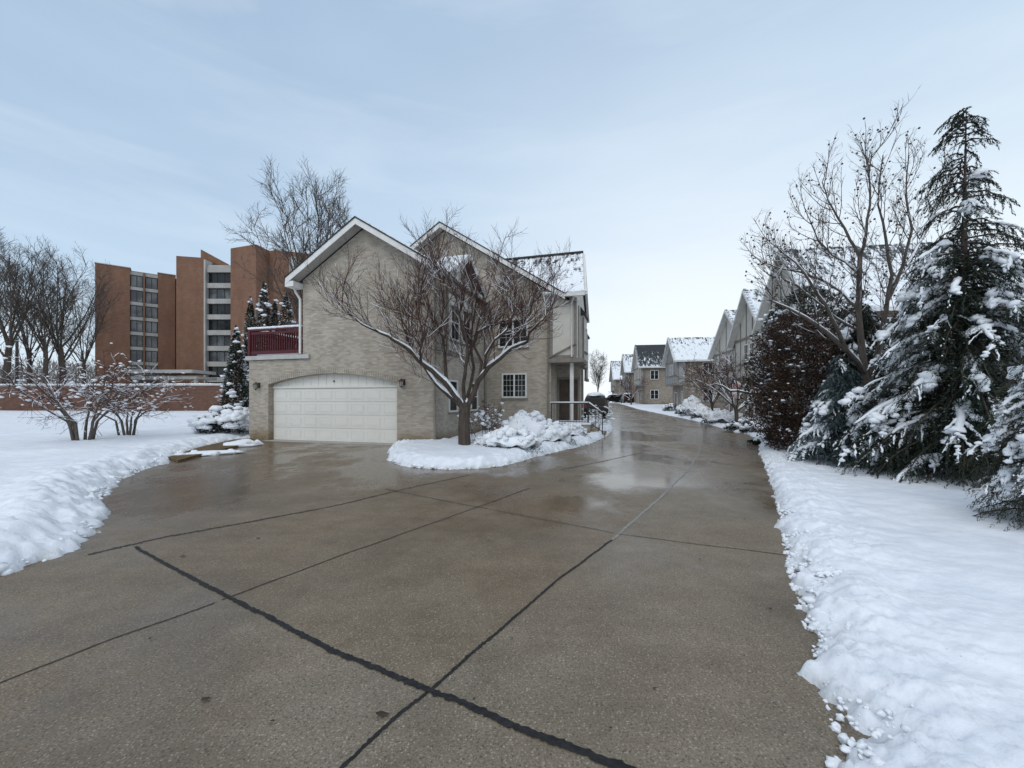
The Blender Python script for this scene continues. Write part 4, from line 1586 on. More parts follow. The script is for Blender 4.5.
# --- multi-stemmed snowy bare shrubs on the lawn
def stem_shrub(root, H, spread, n, r, cfg, bark, twig, low=0.0, lean=.35, lay=.9):
    T = Tree()
    for k in range(n):
        a = 6.283 * (k + random.random() * .7) / n
        tilt = random.uniform(.35, 1) * spread
        b = Vector(((.1 + lean * .55) * math.cos(a), (.1 + lean * .55) * math.sin(a), -.15)) * random.uniform(.6, 1.15)
        q = wander(b, (math.cos(a) * lean, math.sin(a) * lean, 1), H * .3, 3, .08, .1)
        T.limb(q, r, r * .75, 6, True, .2)
        q2 = wander(q[-1], (math.cos(a) * tilt, math.sin(a) * tilt, 1 - low), H * .75, 7, .16, .02)
        T.limb(q2, r * .7, r * .18, 5, True, lay)
        T.grow(q + q2[1:], r * .6, 0, cfg)
    T.build(root, bark, twig)
    return T


random.seed(31)
cfgS = [
    dict(n=8, t0=.35, ang=(30, 75), len=1.5, r=.015, wob=.2, up=-.02, seg=6, sides=4, snow=.45, taper=.3),
    dict(n=7, t0=.2, ang=(30, 70), len=.7, r=.008, wob=.2, up=0.0, seg=4, snow=.25, taper=.3),
    dict(n=3, t0=.2, ang=(30, 70), len=.32, r=.006, wob=.2, up=0.0, seg=3, snow=.15),
]
x, y = at(84, 439, .32)
s1 = empty('bare_shrub', 'larger multi stemmed bare shrub with snow clumps on the lawn', 'shrub', (x, y, .28))
T = stem_shrub(s1, 2.7, .9, 9, .05, cfgS, M_BARKG, M_TWIG, .25, .24, .4)
sn = MB()
for q in random.sample(T.tips, 130):
    r_ = random.uniform(.022, .06)
    sn.blob(q, (r_ * 1.5, r_ * 1.4, r_ * .7), 1, .4)
sn.build('snow', M_SNOWT, s1, True)
x, y = at(128, 434, .32)
s2 = empty('bare_shrub', 'smaller bare shrub with snowy twigs on the lawn, nearer the brick house', 'shrub', (x, y, .28))
T = stem_shrub(s2, 2.5, .95, 7, .045, cfgS, M_BARKG, M_TWIG, .2, .22, .4)
sn = MB()
for q in random.sample(T.tips, 110):
    r_ = random.uniform(.022, .06)
    sn.blob(q, (r_ * 1.5, r_ * 1.4, r_ * .7), 1, .4)
sn.build('snow', M_SNOWT, s2, True)


# --- evergreens
def cloud(n, rx, ry, z0, z1, prof, lump=.18, freq=1.6, shell=.55, seed=0):
    """points through a crown: uneven outline, denser towards the outside"""
    C, O = [], []
    off = Vector((seed * 7.1, seed * 3.3, 0))
    while len(C) < n:
        t = random.random()
        w_ = prof(t)
        if random.random() > w_ + .15:
            continue
        a = random.uniform(0, 6.2832)
        s = 1 - shell * random.random() ** 1.6
        dv = Vector((math.cos(a), math.sin(a), 0))
        z = z0 + (z1 - z0) * t
        k = 1 + lump * 2 * mnoise.noise(Vector((dv.x * freq, dv.y * freq, z * freq * .8)) + off) + lump * mnoise.noise(Vector((dv.x * 4, dv.y * 4, z * 3)) + off)
        rr = w_ * s * k
        C.append((dv.x * rx * rr, dv.y * ry * rr, z + random.gauss(0, .04)))
        O.append((dv.x, dv.y, .35 + .6 * t))
    return np.array(C), np.array(O)


def evergreen(name, label, cat, loc, rx, ry, h, nleaf, L, W, mat, prof, snow_n, snow_r, group=None, z0=.05, lump=.2, freq=1.6, spread=.75, trunk_r=.06, snow_bias=0.0, dust=0):
    root = empty(name, label, cat, loc, 0, group)
    C, O = cloud(nleaf, rx, ry, z0, h, prof, lump, freq, .6, random.randint(0, 99))
    D = O + rnd_dirs(nleaf) * spread
    Ls = L * RNG.uniform(.6, 1.3, nleaf)
    m = MB().leaves(C, D, rnd_dirs(nleaf), Ls, Ls * W / L)
    m.build('foliage', mat, root)
    tk = MB().tube([(0, 0, -.2), (0, 0, h * .55), (0, 0, h * .93)], [trunk_r, trunk_r * .7, trunk_r * .2], 6)
    for k in range(14):
        z = h * random.uniform(.08, .8)
        a = random.uniform(0, 6.28)
        q = rx * .6 * prof(z / h)
        tk.tube([(0, 0, z), (q * math.cos(a), q * math.sin(a), z + .1)], [trunk_r * .4, trunk_r * .1], 4)
    tk.build('trunk', M_BARK, root, True)
    sn = MB()
    C2, O2 = cloud(snow_n, rx, ry, z0 + h * .08, h, prof, lump, freq, .12, 0)
    for c in C2:
        if random.random() < snow_bias * (1 - c[2] / h):
            continue
        r_ = random.uniform(*snow_r)
        sn.blob((c[0], c[1], c[2]), (r_ * random.uniform(.8, 1.7), r_ * random.uniform(.8, 1.7), r_ * .75), 2, .7, 2.0, .7)
    if dust:
        C3, O3 = cloud(dust, rx * 1.02, ry * 1.02, z0 + h * .1, h, prof, lump, freq, .15, 0)
        nn = rnd_dirs(dust) * .5 + np.array([0, 0, .1])
        D3 = O3 * np.array([1, 1, .2]) + rnd_dirs(dust) * .4
        D3[:, 2] *= .4
        S3 = np.cross(D3, np.array([0, 0, 1.0])) + rnd_dirs(dust) * .25
        sn.leaves(C3, D3, S3, L * 1.1, W * 1.7)
    if sn.nv:
        sn.build('snow', M_SNOWT, root, True)
    return root


col_prof = lambda t: min(1, (t * 6 + .55)) * (1 - t ** 2.6) ** .75 if t < 1 else 0
cone_prof = lambda t: min(1, t * 5 + .6) * (1 - t) ** .8
egg_prof = lambda t: math.sqrt(max(0, 1 - (2 * (t * .93 + .07) - 1) ** 2)) ** .7
box_prof = lambda t: (1 - t ** 5) ** .6 * (.88 + .12 * min(1, t * 4)) if t < 1 else 0
dome_prof = lambda t: math.sqrt(max(0, 1 - t ** 2)) * (.85 + .15 * min(1, t * 4))

random.seed(41)
ga = 'snow dusted arborvitae left of the house'
for px, top, d, r_, lab in ((236, 326, 20.6, .85, 'dark conical arborvitae touching the left side of the red balcony'),
                            (250.5, 297, 25, .50, 'slim arborvitae, shortest tip above the left end of the red balcony'),
                            (264, 282, 25.2, .62, 'tallest arborvitae rising above the middle of the red balcony'),
                            (275, 298, 25.8, .45, 'narrow low arborvitae tucked behind its two taller neighbours'),
                            (286, 292, 25, .66, 'bushy arborvitae beside the white downspout above the red balcony')):
    p = pos(px, top, d)
    evergreen('arborvitae', lab, 'evergreen', (p.x, d, gz(d)), r_, r_, p.z - gz(d), 6500, .13, .05, M_EVER, cone_prof if d < 22 else col_prof, 60, (.05, .13), ga, dust=700)
x, y = (229 - CX) / F * 18.6, 17.6
evergreen('low_bush', 'low dark bush heaped with snow beside the house corner and lawn', 'bush', (x, y + 1.0, .2), 1.25, 1.0, 1.15, 2600, .11, .045, M_EVER, dome_prof, 95, (.12, .26), None, dust=250)

# snow covered shrubs in the bed
gs = 'snow covered evergreen shrubs in the bed'
random.seed(44)


def bed_shrub(label, px, d, top, rx, ry, z0=.12, mat=M_EVER2, group=gs, nleaf=3200, cover=1.0, name='evergreen_shrub', L=.075, W=.02):
    x = (px - CX) / F * d
    h = EYE - (top - HY) / F * d - z0 - gz(d)
    root = empty(name, label, 'shrub', (x, d, z0 + gz(d)), random.uniform(0, 6), group)
    C, O = cloud(nleaf, rx * .98, ry * .98, -.05, h * .80, dome_prof, .16, 1.8, .5, random.randint(0, 50))
    C[:, 2] *= RNG.uniform(.75, 1.08, nleaf)
    lowk = np.clip(1.28 - .8 * C[:, 2] / max(h * .8, .1), 1.0, 1.22)
    C[:, :2] *= lowk[:, None]
    D = O * np.array([1, 1, .3]) + rnd_dirs(nleaf) * .8
    fm = MB().leaves(C, D, rnd_dirs(nleaf), L * RNG.uniform(.6, 1.5, nleaf), W)
    nt_ = 170
    az = RNG.uniform(0, 6.283, nt_)
    e_ = RNG.uniform(.1, 1.4, nt_)
    k_ = RNG.uniform(.95, 1.12, nt_)
    tipc = np.stack([rx * k_ * np.cos(az) * np.cos(e_), ry * k_ * np.sin(az) * np.cos(e_), h * k_ * (.2 + .8 * np.sin(e_))], 1)
    fm.leaves(tipc, tipc + rnd_dirs(nt_) * .5, rnd_dirs(nt_), L * .9, W)
    fm.build('foliage', mat, root)
    sn = MB()
    v, f = ICO[4]
    off = Vector((random.uniform(-50, 50), random.uniform(-50, 50), 0))
    V = []
    for q in v:
        q = Vector(q)
        k = 1 + .24 * mnoise.noise(q * 1.7 + off) + .13 * mnoise.noise(q * 3.4 + off) + .035 * mnoise.noise(q * 9 + off)
        z = q.z * k
        low = .46 + .5 * mnoise.noise(Vector((q.x * 2.2, q.y * 2.2, 3)) + off)
        if z < low * .8:
            z = low * .8 + (z - low * .8) * .12
            k *= .93
        V.append((q.x * k * rx, q.y * k * ry, z * h))
    if cover > .5:
        sn.addnp(V, f)
    for _ in range(int(46 * cover)):
        a, e = random.uniform(0, 6.283), random.uniform(.25, 1.45)
        k = random.uniform(.9, 1.04)
        r_ = random.uniform(.03, .10) * (1 + .5 * (rx > .8))
        sn.blob((rx * k * math.cos(a) * math.cos(e), ry * k * math.sin(a) * math.cos(e), h * (.25 + .75 * math.sin(e)) * k), (r_ * 1.15, r_ * 1.15, r_ * .9), 2, .7, 2.0, .9)
    sn.build('snow', M_SNOWT, root, True)
    return root


bed_shrub('wide evergreen shrub under thick snow, dark needles at its base, nearest the ornamental tree trunk', 511, 12.9, 430, .92, .75)
bed_shrub('tallest snow mound of the bed, in front of the brick wall below the window', 528, 15.0, 414, 1.05, .85)
bed_shrub('snow capped shrub with olive needles showing, at the kerb edge of the bed', 549, 14.8, 424, .85, .7)
bed_shrub('rounded snow capped shrub at the porch end of the bed', 570, 17.2, 424, .75, .65)
bed_shrub('low snow heap of a shrub between the trunk and the leafy brown shrub', 488, 13.9, 436, .7, .6, nleaf=1500)
# shrub still holding dead leaves
random.seed(46)
x = (484 - CX) / F * 14.6
r_ = empty('leafy_shrub', 'brown shrub with clinging dead leaves and snow tufts under the house wall', 'shrub', (x, 14.6, .15))
T = stem_shrub(r_, 1.25, .55, 7, .016, [dict(n=6, t0=.3, ang=(20, 55), len=.5, r=.008, wob=.15, up=.05, seg=4, snow=.3), dict(n=4, ang=(20, 55), len=.25, r=.005, wob=.15, up=.05, seg=3)], M_BARKG, M_TWIGG)
n = 900
tips = np.array([random.choice(T.tips)[:] for _ in range(n)]) + RNG.normal(size=(n, 3)) * .05
MB().leaves(tips, rnd_dirs(n), rnd_dirs(n), .07, .04).build('leaves', M_DEAD, r_)
sn = MB()
for q in random.sample(T.tips, 70):
    k = random.uniform(.03, .075)
    sn.blob(q, (k * 1.2, k * 1.2, k * .8), 1, .4)
sn.build('snow', M_SNOWT, r_, True)
for px, d, lab in ((592, 21.5, 'bare twiggy bush beside the porch steps by the drive'), (602, 25.5, 'second twiggy bush farther along the drive, close behind the porch steps bush')):
    x = (px - CX) / F * d
    r_ = empty('twiggy_bush', lab, 'bush', (x, d, .2 + gz(d)), 0, 'twiggy bushes beside the porch')
    T = stem_shrub(r_, .95, .8, 8, .014, [dict(n=7, t0=.2, ang=(25, 60), len=.5, r=.008, wob=.2, up=.02, seg=4, snow=.5), dict(n=4, ang=(20, 55), len=.25, r=.006, wob=.2, up=.02, seg=3, snow=.2)], M_BARK, M_TWIGG)
    sn = MB()
    for q in random.sample(T.tips, 40):
        k = random.uniform(.04, .09)
        sn.blob(q, (k * 1.4, k * 1.4, k * .6), 1, .4)
    sn.build('snow', M_SNOWT, r_, True)


# --- conifers with drooping boughs
def conifer(name, label, loc, H, prof, nb, mat, snow_p, leaf=(.09, .016), z0=.15, droop=.35, seed=1, sub_n=9, leaf_n=9, trunk_r=.13, top_sparse=.62, snow_scale=1.0, rise=.25):
    random.seed(seed)
    root = empty(name, label, 'conifer', loc)
    tk, sn = MB(), MB()
    tk.tube([(0, 0, -.3), (0, 0, H * .5), (0.05, .03, H * .72), (0.08, .02, H)], [trunk_r, trunk_r * .6, trunk_r * .25, .006], 7)
    C, D, S = [], [], []
    C3, D3, S3 = [], [], []
    for k in range(nb):
        t = (k + random.random()) / nb
        t = t ** 1.0
        if t > top_sparse and random.random() < .62:
            continue
        z = z0 + (H - z0) * t
        a = k * 2.39996 + random.uniform(-.4, .4)
        L = prof(t) * random.uniform(.72, 1.12)
        dv = Vector((math.cos(a), math.sin(a), 0))
        n = 7
        pts = []
        for i in range(n + 1):
            s = i / n
            pts.append(dv * (L * s) + UP * (z + L * (rise * s - droop * 1.5 * s * s)) + rvec() * .02)
        r0 = min(.03, .012 + L * .012)
        tk.tube(pts, [r0 * (1 - .85 * i / n) for i in range(n + 1)], 4)
        side = dv.cross(UP)
        m = max(5, int(sub_n * L))
        laden = random.random() < .46 * snow_p * (.45 if t < .14 or t > .7 else 1)
        for j in range(m):
            s = .12 + .88 * (j + random.random()) / m
            p, d = lerp_poly(pts, min(s, .99))
            sg = 1 if j % 2 else -1
            sd_ = (d * random.uniform(.5, 1.0) + side * sg * random.uniform(.4, 1.0) + UP * random.uniform(-.75, .0)).normalized()
            sl = (.14 + .26 * L * (1 - .55 * s)) * random.uniform(.6, 1.15)
            if s > .93:
                sd_ = (d + UP * -.25).normalized()
            perp = sd_.cross(UP)
            for q in range(leaf_n):
                u = (q + random.random()) / leaf_n
                c = p + sd_ * (sl * u) - UP * (sl * u * u * .4) + rvec() * .015
                ld = (sd_ + rvec() * .6 + UP * -.25 + perp * random.choice((-.75, .75))).normalized()
                C.append(c[:])
                D.append(ld[:])
                S.append((ld.cross(UP) + rvec() * .6)[:])
                if laden and random.random() < .10:
                    C3.append((c + UP * .012)[:])
                    D3.append((ld.x, ld.y, ld.z * .6))
                    S3.append((ld.cross(UP) + rvec() * .35)[:])
            if laden and s > .3 and random.random() < .42:
                r_ = random.uniform(.008, .022) * snow_scale * (1 if t < top_sparse else .7)
                k0 = random.uniform(0, .3)
                k1 = random.uniform(.55, .95)
                ps, rs = [], []
                for q in range(8):
                    u = k0 + (k1 - k0) * q / 7
                    ps.append(p + sd_ * (sl * u) - UP * (sl * u * u * .4) + UP * (r_ * .35) + rvec() * r_ * .6)
                    rs.append(r_ * random.uniform(.35, 1.5) * (.25 if q in (0, 7) else 1))
                sn.tube(ps, rs, 6)
                if random.random() < (.42 if t < top_sparse else .12):
                    rr = (.03 + .06 * random.random() ** 1.5) * snow_scale
                    for q in range(random.randint(4, 8)):
                        u = random.uniform(.05, .8)
                        r3 = rr * (1.15 - .6 * u) * random.uniform(.7, 1.15)
                        c = p + sd_ * (sl * u) - UP * (sl * u * u * .4) + UP * (r3 * .2) + rvec() * rr * .45
                        sn.blob(c, (r3 * 1.15, r3 * 1.15, r3 * .8), 2, .55, 1.6, .8)
        if laden:
            r_ = random.uniform(.02, .05) * snow_scale * (1 if t < top_sparse else .6)
            k0, k1 = random.uniform(.25, .5), random.uniform(.75, .98)
            ps, rs = [], []
            for q in range(8):
                u = k0 + (k1 - k0) * q / 7
                c, _ = lerp_poly(pts, u)
                ps.append(c + UP * r_ * .5 + rvec() * r_ * .3)
                rs.append(r_ * random.uniform(.5, 1.4) * (.3 if q in (0, 7) else 1))
            sn.tube(ps, rs, 7)
    # shaded inner twigs and needles
    for _ in range(int(nb * 26)):
        t = random.random() * min(.8, top_sparse)
        a = random.uniform(0, 6.283)
        q = prof(t) * random.uniform(.05, .72)
        C.append((q * math.cos(a), q * math.sin(a), z0 + (H - z0) * t - q * droop * .4))
        dd = rvec()
        D.append(dd[:])
        S.append(rvec()[:])
    n = len(C)
    ls = leaf[0] * RNG.uniform(.6, 1.4, n)
    MB().leaves(C, D, S, ls, leaf[1] * RNG.uniform(.7, 1.3, n)).build('foliage', mat, root)
    tk.build('trunk', M_BARK, root, True)
    if C3:
        sn.leaves(C3, D3, S3, leaf[0] * 1.05, leaf[1] * 1.8)
    sn.build('snow', M_SNOWT, root, True)
    return root


def prof_big(t):
    if t < .55:
        return 2.15 - 1.2 * (t / .55) ** 1.4
    return .28 + .80 * (1 - t) / .45


conifer('conifer_tree', 'tall dark conifer laden with snow, its sparse drooping leader rising above everything beside it', (9.05, 8.3, .2), 7.35, prof_big, 430, M_EVER, 1.05, (.065, .014), .12, .42, 3, 15, 34, .13, .60, 1.15)
conifer('conifer_tree', 'small dark conifer with heavy snow pads, cut off by the right picture edge', (6.6, 5.0, .2), 2.5, lambda t: .70 * (1 - t ** 1.8) + .1, 140, M_EVER2, 1.15, (.042, .008), .06, .38, 4, 24, 34, .06, .95, 1.0)
conifer('spruce_tree', 'low blue green spruce with sagging snowy boughs between the brown bush and tall conifer', (8.1, 10.2, .2), 2.6, lambda t: 1.15 * (1 - t) + .15, 130, M_SPRUCE, .95, (.085, .019), .1, .42, 6, 18, 18, .06, .9, 1.1)
conifer('conifer_tree', 'dark conifer deep in shade directly behind the bare fruit tree trunk', (10.0, 11.9, .2), 4.7, lambda t: 1.6 * (1 - t ** 1.3) + .15, 230, M_EVER, 1.0, (.12, .028), .12, .4, 8, 11, 14, .1, .9, 1.3)

random.seed(51)
evergreen('bronze_bush', 'tall dense rusty brown bush with flecks of snow beside the drive', 'bush', (8.75, 12.7, .15), 1.28, 1.2, 4.2, 26000, .075, .034, M_RUST, egg_prof, 240, (.012, .05), None, lump=.3, freq=1.9, spread=1.1, snow_bias=.55, dust=260)
evergreen('holly_bush', 'tall dark evergreen bush with speckled snow behind the rusty brown bush', 'bush', (10.45, 14.6, .15), 1.75, 1.5, 5.5, 20000, .11, .055, M_EVER, box_prof, 420, (.03, .11), None, lump=.2, freq=1.2, spread=1.1, dust=900)

# --- bare crab apple with dried fruit
random.seed(61)
d1 = 10.6
cb = pos(872, 400, d1)
ct = empty('fruit_tree', 'bare fruit tree with dried dark berries and snowy forks, among the right hand evergreens', 'tree', (cb.x, d1, .2))


def cp(px, py, dy=0.0):
    return pos(px, py, d1 + dy) - Vector((cb.x, d1, .2))


T = Tree()
T.limb([cp(874, 470), cp(873, 430), cp(870, 400), cp(868, 380)], .17, .14, 8)
LIM2 = [
    ([(868, 384, 0), (862, 350, .1), (859, 320, .1), (859, 290, 0), (860, 256, 0)], .088, .052, 1),
    ([(860, 258, 0), (850, 240, .2), (838, 218, .3), (828, 200, .3), (822, 182, .3)], .04, .01, 1),
    ([(860, 256, 0), (866, 235, -.3), (870, 205, -.4), (869, 175, -.5), (872, 152, -.5)], .04, .01, 1),
    ([(860, 275, 0), (846, 262, .5), (832, 255, .8), (818, 240, 1.0), (806, 212, 1.0)], .04, .01, 1),
    ([(869, 380, 0), (880, 345, -.2), (886, 312, -.3), (892, 275, -.3), (886, 240, -.4), (878, 205, -.4), (883, 155, -.5)], .07, .010, 1),
    ([(888, 300, -.3), (903, 265, -.3), (912, 230, -.2), (906, 195, -.2), (909, 155, -.2)], .045, .01, 1),
    ([(890, 288, -.3), (912, 258, .2), (930, 225, .4), (944, 190, .5), (957, 170, .5)], .04, .01, 1),
    ([(864, 372, 0), (848, 352, -.3), (826, 332, -.5), (806, 318, -.6), (788, 308, -.7), (770, 300, -.8)], .07, .014, 1),
    ([(848, 352, -.3), (838, 330, -.6), (826, 305, -.8), (812, 285, -1.0), (795, 262, -1.1), (780, 248, -1.1)], .05, .012, 1),
    ([(859, 310, .1), (842, 292, .4), (822, 280, .6), (800, 272, .7), (778, 268, .8), (760, 262, .9)], .04, .010, 1),
    ([(858, 330, .1), (836, 318, .2), (815, 300, .2), (797, 285, .2), (781, 278, .3)], .035, .010, 1),
    ([(872, 370, 0), (893, 345, -.6), (910, 325, -1.0), (918, 300, -1.1), (925, 270, -1.2)], .05, .012, 1),
]
cfg2 = [
    dict(n=13, t0=.22, ang=(22, 55), len=1.45, r=.011, wob=.10, up=.20, seg=6, sides=4, snow=.3, taper=.3, upm=.2),
    dict(n=7, t0=.15, ang=(22, 52), len=.62, r=.0065, wob=.12, up=.12, seg=4, snow=.35),
    dict(n=3, t0=.2, ang=(25, 60), len=.22, r=.0045, wob=.15, up=.06, seg=3),
]
for P, a, b, s in LIM2:
    raw = [cp(*q) for q in P]
    pts = []
    for u, v in zip(raw[:-1], raw[1:]):
        pts += [u, u.lerp(v, .5) + rvec() * .02]
    pts.append(raw[-1])
    T.limb(pts, a, b, 7, True, 1.0)
    T.grow(pts, a, 0, cfg2)
T.build(ct, M_BARKG, M_TWIGG)
bm_ = MB()
for q in random.sample(T.tips, 520):
    bm_.blob(q - UP * .03, random.uniform(.016, .03), 1, .2)
bm_.build('berries', M_BERRY, ct, True)['kind'] = 'stuff'

# --- small bare trees along the right hand row
random.seed(71)
cfg3 = [
    dict(n=9, t0=.2, ang=(25, 60), len=1.7, r=.022, wob=.18, up=.06, seg=5, sides=4, snow=.5, taper=.35),
    dict(n=7, t0=.2, ang=(25, 60), len=.85, r=.013, wob=.18, up=.04, seg=4, snow=.3),
    dict(n=4, t0=.2, ang=(25, 60), len=.42, r=.009, wob=.18, up=.02, seg=3, snow=.1),
]


def small_tree(label, px, d, H, spread):
    x = (px - CX) / F * d
    root = empty('bare_tree', label, 'tree', (x, d, .15 + gz(d)), 0, 'small bare trees before the right hand townhouses')
    T = Tree()
    b = wander((0, 0, -.2), (0, 0, 1), H * .25, 4, .06, .05)
    T.limb(b, .13, .1, 7)
    for k in range(7):
        a = 6.283 * (k + random.random() * .6) / 7
        tl = random.uniform(.4, 1.0) * spread
        q = wander(b[-1] - UP * random.uniform(0, .5), (math.cos(a) * tl, math.sin(a) * tl, 1), H * .62, 7, .15, .02)
        T.limb(q, .06, .015, 6, True, .8)
        T.grow(q, .05, 0, cfg3)
    T.build(root, M_BARK, M_TWIG)
    return root


sa = small_tree('bare snow laced tree in front of the flag and the big steep gable', 737, 24.5, 5.0, 1.1)
sb = small_tree('smaller dark bare tree before the half timbered townhouse with overhanging bay', 712, 33, 5.2, .9)
dup(sb, ((631 - CX) / F * 66, 66, 1.0), 1.5, 1.05, 'dark bare tree far down the drive beside the distant tan townhouses')
# long snow covered low limb reaching out of the bush
L_ = Tree()
lb = pos(760, 395, 19.5)
pts = [pos(px, py, 19.5) - lb for px, py in ((775, 392), (757, 394), (748, 393), (738, 391), (730, 391), (722, 386), (714, 384))]
ro = empty('fallen_limb', 'long crooked limb carrying a ridge of snow, jutting left out of the brown bush', 'branch', lb)
L_.limb([p_ + rvec() * .01 for p_ in pts], .07, .03, 6, True, 1)
L_.grow(pts, .05, 0, [dict(n=9, ang=(30, 70), len=.8, r=.014, wob=.2, up=.05, seg=4, snow=.6), dict(n=4, ang=(30, 60), len=.4, r=.009, wob=.2, up=.02, seg=3, snow=.3)])
L_.build(ro, M_BARK, M_TWIG)

# --- snow mounds over shrubs along the right hand side
gr = 'snow covered shrubs along the right hand townhouses'
random.seed(81)
for px, d, top, rx, ry, cov, lab in ((722, 26.5, 411, 1.15, .9, 1, 'big smooth snow mound of a shrub below the flag'),
                                     (742, 22.0, 421, .85, .7, .45, 'dark shrub with broken snow clumps at the road edge under the snow laced tree'),
                                     (757, 20.5, 425, .7, .6, .8, 'snowy shrub tight against the foot of the brown bush'),
                                     (692, 34, 398, 1.1, .9, .6, 'dark rounded shrub with a thick snow cap below the half timbered bay'),
                                     (684, 38, 404, .8, .7, .8, 'low snow shrub just beyond the dark rounded capped shrub'),
                                     (702, 31, 405, .8, .6, .7, 'snowy shrub between the dark rounded shrub and the big smooth mound'),
                                     (672, 44, 404, 1.0, .8, .5, 'dark clipped shrub with little snow before the half timbered bay'),
                                     (766, 15.8, 441, .45, .4, .9, 'small snow lump of a plant at the near foot of the brown bush')):
    bed_shrub(lab, px, d, top, rx, ry, .12, M_EVER, gr, 1800, cov, 'snowy_shrub', .1, .04)


# ------------------------------------------------------------------ townhouses along the right (local x away from the drive, y along it)
def townhouse(label, loc, a, L, D, ez, rz, roofm, stucco=M_STUCCO, ov=.7, side_win=((2.0, 1.0), (2.0, 4.2)), dormer=False, half=True, back=None):
    root = empty('townhouse', label, 'townhouse', (loc[0], loc[1], gz(loc[1])), -R(a), 'tan brick townhouses along the right of the drive')
    mid = L / 2
    MB().prism([(0, -.6), (0, ez - .1), (mid, rz - .22), (L, ez - .1), (L, -.6)], 'x', 0, D).build('wall', M_BRICKD, root)
    zo = ez * .5
    m2 = MB().prism([(.01, zo), (.01, ez - .05), (mid, rz - .2), (L - .01, ez - .05), (L - .01, zo)], 'x', -ov, -.003)
    b = m2.build('bay', stucco, root)
    mb = MB()
    xf = -ov
    mb.box((xf - .04, -.02, zo - .12), (-.004, L + .02, zo + .12))
    mb.box((xf - .045, .01, ez - .35), (xf - .001, L - .01, ez - .17))
    k = 5
    for i in range(k + 1):
        y_ = .02 + (L - .16) * i / k
        zt = rz - .3 - abs(y_ + .06 - mid) * (rz - ez) / mid if half else ez - .3
        mb.box((xf - .035, y_, zo + .121), (xf - .002, y_ + .12, min(ez - .36, zt)))
        if half and zt > ez:
            mb.box((xf - .036, y_, ez - .16), (xf - .002, y_ + .12, zt))
    mb.box((xf - .037, .02, zo + 1.0), (xf - .002, L - .02, zo + 1.12))
    mb.box((xf + .05, -.035, zo + .121), (xf + .2, .009, ez - .3)).box((-.2, -.035, -.2), (-.05, .1, zo - .12))
    mb.build('trim_boards', M_BOARD, b)
    window(root, (xf, mid - .9, zo + 1.15), (0, -1, 0) if False else (0, 1, 0), (-1, 0, 0), .8, 1.35, 1, 2, (1, 1), .07)
    window(root, (xf, mid + .15, zo + 1.15), (0, 1, 0), (-1, 0, 0), .8, 1.35, 1, 2, (1, 1), .07)
    window(root, (0, .7, .9), (0, 1, 0), (-1, 0, 0), 1.1, 1.4, 2, 1, (1, 2), .07)
    dr_ = MB().box((-.06, mid + .6, -.1), (-.002, mid + 1.6, 2.1)).build('door', M_WOODDOOR, root)
    MB().box((-.09, mid + .5, -.1), (-.001, mid + .595, 2.2)).box((-.09, mid + 1.605, -.1), (-.001, mid + 1.7, 2.2)).box((-.089, mid + .5, 2.105), (-.0015, mid + 1.7, 2.2)).build('frame', M_WHITE, dr_)
    for sx_, sz in side_win:
        window(root, (sx_, 0, sz), (1, 0, 0), (0, -1, 0), 1.3, 1.5, 2, 1, (1, 2), .07)
    slope = (rz - ez) / mid
    h2 = mid + .45
    zl = rz - slope * h2
    x0, x1 = -ov - .45, D + .3
    rf = MB().prism([(mid - h2, zl), (mid, rz), (mid + h2, zl), (mid + h2, zl - .15), (mid, rz - .15), (mid - h2, zl - .15)], 'x', x0, x1).build('roof', roofm, root)
    sf = MB()
    for s in (-1, 1):
        sf.prism([(mid, rz - .153), (mid + s * (h2 - .02), zl + .02 * slope - .153), (mid + s * (h2 - .02), zl + .02 * slope - .18), (mid, rz - .18)], 'x', x0 + .001 * (2 + s), -ov - .002)
    sf.build('soffit', M_WHITE, rf)
    mb = MB()
    for s in (-1, 1):
        mb.prism([(mid, rz - .02), (mid + s * h2, zl - .02), (mid + s * h2, zl - .26), (mid, rz - .26)], 'x', x0 - .04 - .002 * s, x0 - .002)
    mb.build('rake_board', M_WHITE, rf)
    MB().box((x0 + .02, mid - h2 - .1, zl - .14), (x1, mid - h2 - .003, zl - .02)).build('gutter', M_WHITE, root)
    MB().tube([(.25, mid - h2 - .02, zl - .14), (.25, -.06, zl - .6), (.25, -.06, 0)], [.05] * 3, 6).build('downspout', M_BOARD, root, True)
    sn = MB()
    nn = int((x1 - x0) / .22)
    for i in range(nn):
        sn.blob((x0 + .1 + i * .22, mid - h2 + .12, zl + .07), (.2, .2, random.uniform(.06, .12)), 1, .4)
    for i in range(16):
        t = i / 15
        sn.blob((x0 + .12, mid - h2 + h2 * t, zl + (rz - zl) * t + .04), (.14, .16, .06), 1, .4)
    sn.build('snow', M_SNOWT, rf, True)
    if dormer:
        xx = 4.5
        dm = MB().box((xx, .3, ez), (xx + 1.5, mid, rz - .5)).build('dormer', stucco, root)
        zt = rz - .5
        MB().prism([(xx - .2, zt), (xx + .75, zt + .8), (xx + 1.7, zt), (xx + 1.7, zt - .12), (xx + .75, zt + .68), (xx - .2, zt - .12)], 'y', -.05, mid + .6).build('dormer_roof', M_ROOF_S, dm)
    return root


